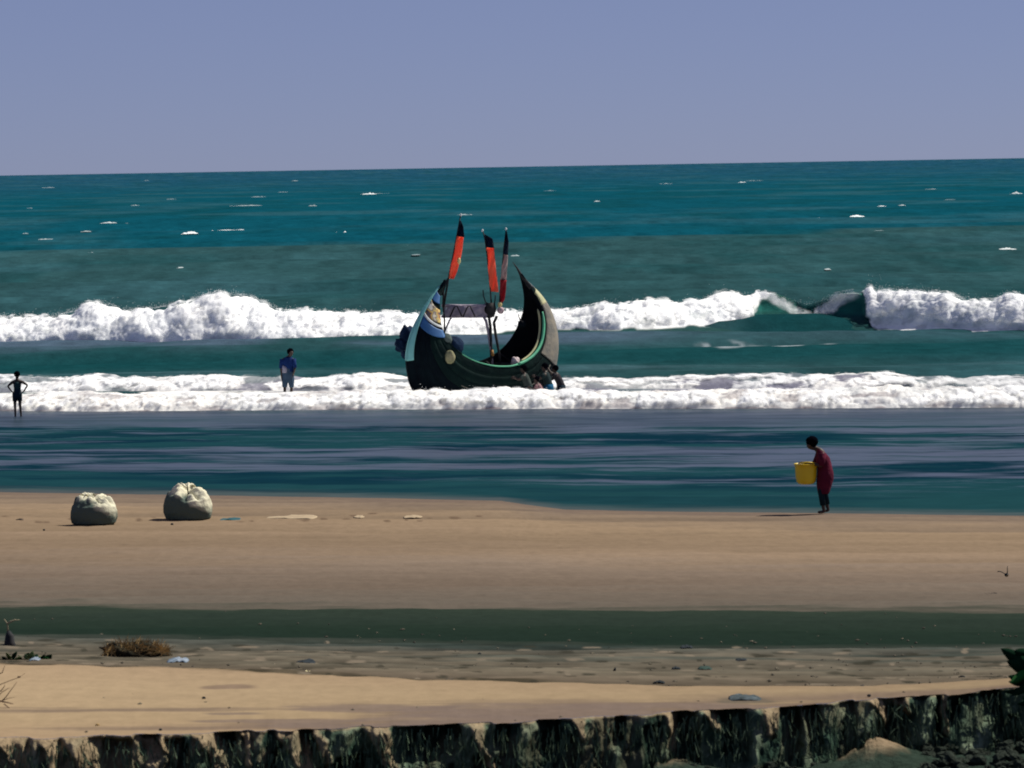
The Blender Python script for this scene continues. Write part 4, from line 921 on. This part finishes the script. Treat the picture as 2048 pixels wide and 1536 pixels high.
# ------------------------------------------------------------------ sacks on the sand
def tz(px, py):
    """height of the beach under a picture row, from the surveyed lines"""
    ys = [float(l(px)) for l in lines]; return float(np.interp(py, ys, zs))
def ground(px, py, dz=0.0):
    return V(on_z(px, py, tz(px, py)))+Vector((0, 0, dz))
M_sack = pmat('woven_sack', (.78, .74, .54), .9, .05, (.52, .50, .38), 3.5, .6, 9)
def shaded_sack():
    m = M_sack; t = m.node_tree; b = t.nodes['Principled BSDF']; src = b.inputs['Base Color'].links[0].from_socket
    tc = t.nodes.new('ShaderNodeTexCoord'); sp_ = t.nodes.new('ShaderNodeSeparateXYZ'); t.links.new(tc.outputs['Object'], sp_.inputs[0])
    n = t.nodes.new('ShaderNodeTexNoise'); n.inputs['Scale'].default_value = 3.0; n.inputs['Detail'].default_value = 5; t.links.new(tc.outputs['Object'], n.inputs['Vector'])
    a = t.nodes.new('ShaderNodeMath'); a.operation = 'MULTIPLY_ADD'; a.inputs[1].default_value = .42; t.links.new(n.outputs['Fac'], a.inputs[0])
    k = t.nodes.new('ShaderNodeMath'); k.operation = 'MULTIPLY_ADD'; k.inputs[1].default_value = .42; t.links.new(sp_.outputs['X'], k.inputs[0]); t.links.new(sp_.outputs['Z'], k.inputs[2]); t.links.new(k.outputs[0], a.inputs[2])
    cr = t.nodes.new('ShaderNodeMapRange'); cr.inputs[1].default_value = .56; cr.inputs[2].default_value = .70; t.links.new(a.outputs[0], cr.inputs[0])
    mx = t.nodes.new('ShaderNodeMix'); mx.data_type = 'RGBA'; mx.inputs[6].default_value = (.075, .10, .085, 1)   # shade of the lower left front, painted into the cloth colour
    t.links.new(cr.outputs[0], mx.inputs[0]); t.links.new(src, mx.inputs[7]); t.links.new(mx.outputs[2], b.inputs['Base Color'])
shaded_sack()
def sack(px, py, wpx, hpx, label, seed, gather):
    c = ground(px, py); k = c.y/F; rx = wpx*k/2; rz = hpx*k
    root = empty('sack', c, label, 'sack', 'tied sacks standing on the sand')
    nu, nv_ = 96, 56; P = np.zeros((nv_, nu, 3)); ph = np.linspace(0, 2*math.pi, nu)[None]; th = np.linspace(0, 1, nv_)[:, None]
    # profile: broad base, belly, gathered top
    pr = np.array([(0, .60, 0), (.10, .80, .0), (.2, .93, .07), (.35, 1.0, .25), (.5, 1.0, .45), (.64, .93, .63), (.76, .78, .77), (.86, .58, .86), (.94, .33, .90), (1, .04, .84)])
    rr_ = np.interp(th, pr[:, 0], pr[:, 1]); zz_ = np.interp(th, pr[:, 0], pr[:, 2])
    fold = (np.abs(np.sin(ph*3.5+2.2*fbm(ph*1.5, th*2+0*ph, seed, 2)+seed))**.6-.5)
    dent = fbm(np.cos(ph)*2+seed, np.sin(ph)*2+th*2.5, seed+3, 4)-.5
    crump = worley(np.cos(ph)*2.6*rr_+seed, np.sin(ph)*2.6*rr_, zz_*2.6+0*ph, seed+7)
    up = sm(.55, .9, th)
    r_ = rr_*(1+.10*dent+.19*fold*up-.12*(crump-.5)*sm(.5, .8, th)); zq = zz_*(1+.30*dent*sm(.5, .9, th))+up*(.14*(np.cos(ph-gather[0])**3)*gather[1]+.17*fold-.22*(crump-.5))
    P[..., 0] = rx*r_*np.cos(ph); P[..., 1] = rx*.85*r_*np.sin(ph); P[..., 2] = zq*rz*1.05-.01
    P[:, -1] = P[:, 0]
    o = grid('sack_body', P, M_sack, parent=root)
    # tied neck and frayed ears
    M_ = M_sack
    a = gather[0]; x0, y0 = rx*.25*math.cos(a), rx*.25*math.sin(a)
    for e in range(3):
        an = a+(-.9+.9*e); vs = []; L_ = rz*.30
        for j in range(5):
            w = (.05+.10*j/4)*(1+.3*math.sin(j*2+e)); ctr = Vector((x0+math.cos(an)*L_*.7*j/4, y0+math.sin(an)*L_*.5*j/4, rz*(.80+.30*math.sin(j*.62))))
            tn = Vector((-math.sin(an), math.cos(an), 0)); vs += [ctr-tn*w, ctr+Vector((0, 0, .035*math.sin(j*3+e))), ctr+tn*w]
        fs = [(j*3+q, j*3+q+1, j*3+q+4, j*3+q+3) for j in range(4) for q in range(2)]
        o = mesh('sack_ear', vs, fs, M_, root); o.modifiers.new('s', 'SOLIDIFY').thickness = .012; o.modifiers.new('b', 'SUBSURF').render_levels = 2
    tube('tie_cord', [(x0+rx*.16*math.cos(q), y0+rx*.16*math.sin(q), rz*.83) for q in np.linspace(0, 6.3, 12)], .012, M_wood, root)
    return root
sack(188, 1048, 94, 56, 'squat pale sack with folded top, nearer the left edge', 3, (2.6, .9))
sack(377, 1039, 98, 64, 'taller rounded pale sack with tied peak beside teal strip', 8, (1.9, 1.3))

# ------------------------------------------------------------------ litter and small things on the beach
def sheet(name, label, cat, px, py, wpx, dep_m, mat, seed, hz=.03, group=None, nx=18, ny=8):
    c = ground(px, py); k = c.y/F; w = wpx*k/2; vs, fs = [], []
    for j in range(ny):
        for i in range(nx):
            a, b = i/(nx-1)*2-1, j/(ny-1)*2-1
            e = 1-.35*abs(b)**2*float(vn2(np.array(a*3+seed), np.array(seed*1.3), 2))
            h_ = hz*.5*(.25+float(fbm(np.array(a*2.6+seed*5), np.array(b*2.2+seed), seed, 3))*1.4)*(1-abs(a)**4*.8)
            vs.append((a*w*e, b*dep_m/2*(.6+.8*float(vn2(np.array(a*2.2+seed), np.array(7.0), 5))), h_))
    for j in range(ny-1):
        for i in range(nx-1): q = j*nx+i; fs.append((q, q+1, q+nx+1, q+nx))
    o = mesh(name, vs, fs, mat); o.location = c; m = o.modifiers.new('s', 'SOLIDIFY'); m.thickness = .012; m.offset = -1
    return tag(o, label, cat, group)
M_teal = pmat('teal_plastic', (.005, .075, .085), .7, .3, (.003, .045, .06), 4)
M_pale = pmat('pale_dry_sand_cloth', (.36, .285, .19), .95, .05, (.29, .225, .15), 3)
sheet('plastic_strip', 'flat teal strip lying beside the taller sack', 'plastic', 460, 1039, 42, .5, M_teal, 1, .03)
sheet('pale_cloth', 'long pale cloth strip flat on the sand, longest of three', 'cloth', 583, 1035, 104, .7, M_pale, 2, .04, 'pale cloth scraps on the sand', 30)
sheet('pale_cloth', 'smallest pale cloth scrap in the middle of the three', 'cloth', 718, 1034, 22, .45, M_pale, 3, .03, 'pale cloth scraps on the sand')
sheet('pale_cloth', 'mid sized pale cloth scrap farthest from the sacks', 'cloth', 826, 1034, 38, .5, M_pale, 4, .03, 'pale cloth scraps on the sand')
M_bw = pmat('blue_white_plastic', (.24, .28, .33), .7, .2, (.05, .09, .13), 9)
M_dk = pmat('dark_litter', (.022, .03, .036), .9, .1, (.012, .016, .018), 9)
M_yw = pmat('cream_litter', (.62, .55, .32), .8, .2)
M_brn = pmat('dry_straw', (.46, .31, .13), .9, .1, (.20, .13, .05), 7)
sheet('plastic_bag', 'crumpled blue white plastic bag right of the straw heap', 'bag', 356, 1323, 44, .35, M_bw, 5, .06)
sheet('plastic_bag', 'pale lilac bag scrap among the low green plants', 'bag', 70, 1320, 22, .2, M_bw, 6, .04)
sheet('cloth_scrap', 'dark cloth scrap with a pale edge left of centre', 'cloth', 611, 1326, 40, .25, M_dk, 7, .05)
sheet('paper_scrap', 'small cream paper scrap on the near sand brow', 'paper', 614, 1347, 16, .15, M_yw, 8, .04)
sheet('net_scrap', 'grey blue net scrap lying on the near bright sand', 'net', 1490, 1398, 66, .34, pmat('grey_blue_net', (.07, .09, .10), .9, .1, (.02, .03, .03), 14), 9, .045)
sheet('dark_weed', 'dark weed scrap near the green band at right of centre', 'seaweed', 1373, 1296, 26, .15, M_dk, 10, .05)
sheet('dark_weed', 'pointed dark weed scrap on the debris strip at right', 'seaweed', 1483, 1322, 28, .15, M_dk, 11, .05)
sheet('dark_weed', 'small dark weed scrap left of the pointed one', 'seaweed', 1352, 1338, 18, .12, M_dk, 12, .04)
sheet('dark_weed', 'flat greenish weed patch between two dark scraps', 'seaweed', 1410, 1338, 28, .25, pmat('green_weed', (.03, .055, .045), .9, .1), 13, .04)
sheet('dark_weed', 'slim dark weed stick on the sand brow at mid right', 'seaweed', 1318, 1366, 24, .08, M_dk, 14, .04)
sheet('dark_weed', 'dark weed knot just above the bank at right', 'seaweed', 1724, 1376, 12, .1, M_dk, 15, .05)
sheet('dark_weed', 'broad dark weed line at the brow right of the cream paper', 'seaweed', 900, 1362, 26, .12, M_dk, 16, .04)
def pebble(px, py, spx, label, mat, seed, cat='pebble'):
    c = ground(px, py); k = c.y/F; r_ = spx*k/2; v, f = blob_geo((0, 0, r_*.5), (r_, r_*.9, r_*.75), seed, .25, 2, 10, 7); o = mesh('pebble', v, f, mat); o.location = c; return tag(o, label, cat)
pebble(408, 1398, 8, 'single dark pebble on the bright sand, left of centre', M_dk, 1)
pebble(321, 1461, 7, 'dark pebble at the bank edge below the lone pebble', M_dk, 2)
pebble(959, 1310, 8, 'black pebble on the debris strip below the boat', M_dk, 3)
pebble(195, 1452, 8, 'pale brown pebble close to the left bank edge', M_brn, 4)
pebble(1738, 1393, 8, 'dark pebble beside the weed knot on the bank edge', M_dk, 5)
pebble(88, 1061, 5, 'tiny dark pebble on the sand left of the sacks', M_dk, 6)
pebble(344, 1050, 6, 'tiny dark pebble just below the taller sack', M_dk, 7)
# upright stick, curved twig
def stick(name, label, pts, r_, mat, cat='stick', dd=0):
    b = ground(*pts[0]); root_d = b.y
    P = [b]+[V(at_d(p[0], p[1], root_d+dd*i)) for i, p in enumerate(pts[1:], 1)]
    o = tube(name, [p-b for p in P], r_, mat); o.location = b; return tag(o, label, cat)
stick('stick', 'short upright dark stick on the debris strip', [(1228, 1344), (1230, 1338), (1231, 1335)], [.02, .012, .006], M_dk)
stick('twig', 'dark arched twig on the sand near the green leaf', [(1917, 1356), (1922, 1353), (1927, 1353), (1932, 1358)], .012, M_dk, 'twig')
stick('twig', 'small driftwood twig on the sand at far left', [(32, 1041), (40, 1039), (47, 1041)], .02, M_dk, 'twig')
# bird skimming the sand
bd = V(at_d(2013, 1150, 60.5)); bird = empty('bird', bd, 'small dark bird flying low over the sand at right', 'bird')
v, f = blob_geo((0, 0, 0), (.03, .075, .026), 3, .05, nu=12, nv=8); mesh('body', v, f, M_dk, bird)
v, f = blob_geo((.0, -.085, .008), (.017, .022, .017), 4, .03, nu=10, nv=6); mesh('head', v, f, M_dk, bird)
v, f = tube_geo([(0, -.10, .006), (0, -.125, .002)], [.006, .001], 5); mesh('beak', v, f, M_brn, bird)
def wing(pts, ch): 
    vs = []
    for p, c_ in zip(pts, ch): vs += [(p[0], p[1]-c_/2, p[2]), (p[0], p[1], p[2]+.006), (p[0], p[1]+c_/2, p[2])]
    fs = [(i*3+q, i*3+q+1, i*3+q+4, i*3+q+3) for i in range(len(pts)-1) for q in range(2)]
    o = mesh('wing', vs, fs, M_dk, bird); o.modifiers.new('s', 'SOLIDIFY').thickness = .006
wing([(-.01, 0, .005), (-.05, 0, .035), (-.09, .0, .055), (-.13, .02, .052)], [.07, .065, .05, .01])
wing([(.01, 0, .01), (.018, 0, .05), (.016, .0, .09), (.022, .02, .125)], [.07, .065, .05, .01])
wing([(0, .07, 0), (0, .11, .0)], [.03, .05])

# plants
M_leafd = pmat('leaf_dark_green', (.004, .022, .010), .95, .03, (.003, .016, .008), 6)
M_leafg = pmat('leaf_bright_green', (.012, .085, .016), .8, .1, (.012, .08, .016), 6)
M_leafy = pmat('leaf_yellow_green', (.12, .17, .05), .6, .2, (.05, .09, .03), 8)
def leaf(parent, base, tip, width, mat, curl=.15, side=None, name='leaf'):
    b, t_ = Vector(base), Vector(tip); d = t_-b; L_ = d.length; sdv = Vector(side).normalized() if side else d.cross(Vector((0, 1, .3))).normalized(); n_ = d.cross(sdv).normalized()
    vs, fs = [], []; N_ = 9
    for i in range(N_):
        k = i/(N_-1); w = width*1.9*max(k+.03, 0)**.55*(1.0-k)**.85+.002; c = b+d*k+n_*curl*L_*math.sin(k*math.pi)
        vs += [c-sdv*w/2+n_*.12*w, c, c+sdv*w/2+n_*.12*w]
    for i in range(N_-1): fs += [(i*3, i*3+1, i*3+4, i*3+3), (i*3+1, i*3+2, i*3+5, i*3+4)]
    o = mesh(name, vs, fs, mat, parent); o.modifiers.new('s', 'SOLIDIFY').thickness = .003; return o
pb = V(on_z(2052, 1392, 1.45)); plant = empty('broadleaf_plant', pb, 'dark broad leaved plant at the bank edge on the right frame side', 'plant')
L = lambda px, py, dd=0: V(at_d(px, py, pb.y+dd))-pb
tube('stem', [L(2052, 1400), L(2050, 1370), L(2056, 1340), L(2062, 1300)], [.012, .010, .008, .006], M_leafd, plant)
leaf(plant, L(2066, 1338, .02), L(2001, 1297, -.05), .19, M_leafd, .04, L(2040, 1300)-L(2022, 1345)).__setitem__('label', 'large dark pointed leaf')
leaf(plant, L(2078, 1350, .04), L(2013, 1322, -.06), .20, M_leafd, .05, L(2040, 1320)-L(2030, 1350))
leaf(plant, L(2070, 1318, .04), L(2028, 1302, -.02), .17, M_leafd, .05, L(2040, 1300)-L(2036, 1330))
leaf(plant, L(2074, 1372, .04), L(2016, 1352, -.08), .15, M_leafd, .05, L(2040, 1350)-L(2036, 1375))
leaf(plant, L(2060, 1330, .05), L(2080, 1290, -.05), .2, M_leafd, .1)
leaf(plant, L(2062, 1345, 0), L(2020, 1366, -.1), .15, M_leafg, .08, L(2030, 1345)-L(2033, 1375)).__setitem__('label', 'bright green lower leaf')
leaf(plant, L(2058, 1362, .05), L(2022, 1392, -.1), .12, M_leafd, .1)
leaf(plant, L(2055, 1375, .05), L(2006, 1384, -.1), .09, M_leafd, .1)
for i in range(8): leaf(plant, L(2056, 1350+i*7, .0), L(2030+random.uniform(-22, 60), 1345+i*9, random.uniform(-.2, .2)), .10, random.choice([M_leafd, M_leafd, M_leafg]), .1)

cp = ground(58, 1318); creeper = empty('creeping_plant', cp, 'low yellow green creeping plant left of the straw heap', 'plant')
L = lambda px, py, dd=0: V(at_d(px, py, cp.y+dd))-cp
for (x0, y0, x1, y1, w, mt) in [(22, 1316, 12, 1304, .05, M_leafy), (24, 1316, 34, 1303, .05, M_leafd), (30, 1317, 42, 1312, .05, M_leafy), (44, 1316, 38, 1310, .05, M_leafd), (50, 1316, 58, 1305, .06, M_leafd), (60, 1317, 66, 1302, .08, M_leafy), (64, 1317, 76, 1310, .07, M_leafd), (70, 1318, 84, 1313, .05, M_leafy), (82, 1318, 90, 1308, .06, M_leafd), (90, 1319, 104, 1309, .09, M_leafd), (86, 1318, 98, 1316, .06, M_leafg), (14, 1317, 4, 1314, .05, M_leafd), (56, 1318, 50, 1308, .05, M_leafy), (74, 1318, 62, 1312, .06, M_leafg)]:
    leaf(creeper, L(x0, y0, random.uniform(-.1, .1)), L(x1, y1, random.uniform(-.15, .15)), w*1.3, mt, .12)
tube('runner', [L(0, 1319), L(30, 1318), L(60, 1319), L(98, 1319)], .008, M_leafd, creeper)

# straw heap
hp = ground(268, 1312); heap = empty('straw_heap', hp, 'heap of dry straw with dark shaded front on the debris strip', 'straw')
k = hp.y/F
v, f = blob_geo((-.02, .1, .0), (63*k, .22, 26*k), 5, .45, 3.2, 40, 18, .1)
mesh('heap_core', v, f, pmat('matted_straw', (.035, .028, .014), .95, .1, (.012, .012, .008), 12, .8, 20), heap)
vs, fs = [], []
for i in range(900):
    a = random.uniform(-60, 66); e = max(0, 1-(a/68)**2)**.5; x = a*k; y = random.uniform(-.12, .3); z = e*25*k*(1-abs(y-.1)*1.3)*random.uniform(.5, 1.0)+.004
    d = Vector((random.uniform(-.6, 1), random.uniform(-.5, .5), random.uniform(-.5, .8))).normalized()*random.uniform(.04, .13); s_ = d.cross(Vector((0, 1, 0.2))).normalized()*.0045
    b = len(vs); p = Vector((x, y, max(z, .008))); vs += [p-s_, p+s_, p+d+s_*.3+Vector((0, 0, .0)), p+d-s_*.3]; fs.append((b, b+1, b+2, b+3))
o = mesh('straw', vs, fs, M_brn, heap, False); o['kind'] = 'stuff'

# stump with a forked twig
sp = ground(20, 1292); st = empty('tree_stump', sp, 'small black stump with pale forked twig at left edge', 'stump')
L = lambda px, py, dd=0: V(at_d(px, py, sp.y+dd))-sp
tube('stump_wood', [L(20, 1296), L(19, 1285), L(19, 1272), L(17, 1262)], [.085, .065, .055, .02], M_wood, st, 9)
tube('root', [L(18, 1290), L(8, 1293), L(-6, 1296)], [.04, .03, .02], M_wood, st); tube('root', [L(22, 1290), L(27, 1294), L(32, 1297, -.05)], [.03, .02, .012], M_wood, st)
M_tw = pmat('pale_twig', (.30, .26, .17), .9, .1)
tube('twig', [L(16, 1266), L(15, 1252), L(14, 1246), L(8, 1238)], [.012, .01, .009, .004], M_tw, st)
tube('twig', [L(14, 1248), L(22, 1243), L(30, 1240), L(40, 1240)], [.01, .012, .009, .003], M_tw, st)

# dry branch reaching in from the left
db = V(on_z(-4, 1412, 1.47)); br = empty('dry_branch', db, 'thin leafless branches lying on bright sand at left frame edge', 'branch')
L = lambda px, py, dd=0: V(at_d(px, py, db.y+dd))-db
M_drb = pmat('dry_branch_bark', (.13, .075, .05), .9, .1, (.08, .05, .035), 8)
for pts, r_ in [([(-20, 1398), (0, 1402), (14, 1405), (27, 1408)], .012), ([(4, 1402), (12, 1394), (22, 1380), (34, 1364)], .007), ([(8, 1408), (20, 1417), (30, 1428), (40, 1438)], .006), ([(-10, 1380), (2, 1382), (8, 1374), (10, 1370)], .008), ([(-10, 1398), (2, 1386), (14, 1378), (20, 1376)], .006), ([(-4, 1348), (4, 1346), (10, 1330)], .007), ([(-6, 1372), (18, 1362), (38, 1355), (50, 1346)], .005), ([(2, 1402), (16, 1397), (30, 1394)], .005)]:
    tube('branch', [L(p[0], p[1], -.02*i) for i, p in enumerate(pts)], [r_*(1-.7*i/(len(pts)-1)) for i in range(len(pts))], M_drb, br, 5)
v, f = blob_geo(L(38, 1354), (.018, .018, .010), 3, .2, nu=8, nv=6); mesh('seed_pod', v, f, M_drb, br)

# soil clods at the foot of the bank
M_clod = pmat('soil_clod', (.040, .052, .038), .95, .1, (.018, .026, .02), 9, .7, 18)
cm = []
for s_ in range(7):
    v, f = blob_geo((0, 0, .35), (1, .9, .7), s_+30, .55, 2.0, 10, 7); m_ = bpy.data.meshes.new('clod'); m_.from_pydata([tuple(map(float, q)) for q in v], [], f); m_.materials.append(M_clod); cm.append(m_)
rc = random.Random(11); n_ = 0
while n_ < 130:
    px = rc.uniform(1330, 2075); py = rc.uniform(1455, 1550)
    foot = _edge(px)+96
    if py < foot-4 or (1655 < px < 1840 and py > 1478) : continue
    if rc.random() > (.35+.65*sm(1350, 1650, px)): continue
    c = on_z(px, py, .94); r_ = rc.uniform(.02, .075)*(1.3 if px > 1780 else 1)
    o = bpy.data.objects.new('soil_clod', cm[rc.randrange(7)]); C.objects.link(o); o.location = c; o.scale = (r_, r_*.9, r_*rc.uniform(.6, 1.1)); o.rotation_euler = (rc.uniform(-.4, .4), rc.uniform(-.4, .4), rc.uniform(0, 6))
    tag(o, 'dark soil clod lying among others below the eroded bank', 'soil clod', 'soil clods fallen at the foot of the bank'); n_ += 1

# roots and grass hanging on the bank face
vs, fs = [], []
for i in range(2600):
    u = random.uniform(-60, 2110); p = on_z(u, edge(u), 1.5); dpt = random.random()
    z0 = 1.49-Hb*dpt*.95; x = p[0]; y = p[1]-.08-.16*dpt-random.uniform(0, .16)
    L_ = random.uniform(.05, .20); dx = random.gauss(0, .03); b = len(vs); w = random.uniform(.003, .008)
    vs += [(x-w, y, z0), (x+w, y, z0), (x+dx+w*.3, y-random.uniform(0, .06), z0-L_), (x+dx-w*.3, y-random.uniform(0, .06), z0-L_)]; fs.append((b, b+1, b+2, b+3))
M_root = pmat('hanging_grass', (.085, .12, .075), .9, .1, (.03, .055, .034), 15)
o = mesh('bank_roots', vs, fs, M_root, None, False); tag(o, 'matted roots and grass hanging over the bank face', 'roots', kind='stuff')
# tiny debris
vs, fs = [], []
for i in range(520):
    u = random.uniform(-100, 2150); t_ = random.betavariate(2, 1.4); py = bandT(u)+(edge(u)-bandT(u))*t_; p = ground(u, py)
    r_ = random.uniform(.006, .022)
    if py > brow(u) and random.random() < .8: continue
    drop((p.x, p.y, p.z+r_*.4), r_) if False else None
    b = len(vs)
    for d in ((1, 0, 0), (-1, 0, 0), (0, 1, 0), (0, -1, 0), (0, 0, .7), (0, 0, -.7)): vs.append((p.x+d[0]*r_*random.uniform(.6, 2), p.y+d[1]*r_, p.z+r_*.3+d[2]*r_))
    fs.extend([tuple(b+q for q in q3) for q3 in octf])
o = mesh('beach_debris', vs, fs, pmat('debris_bits', (.16, .14, .10), .9, .1, (.02, .02, .02), 1.3), None, False); tag(o, 'tiny shell and weed bits strewn over the sand', 'debris', kind='stuff')
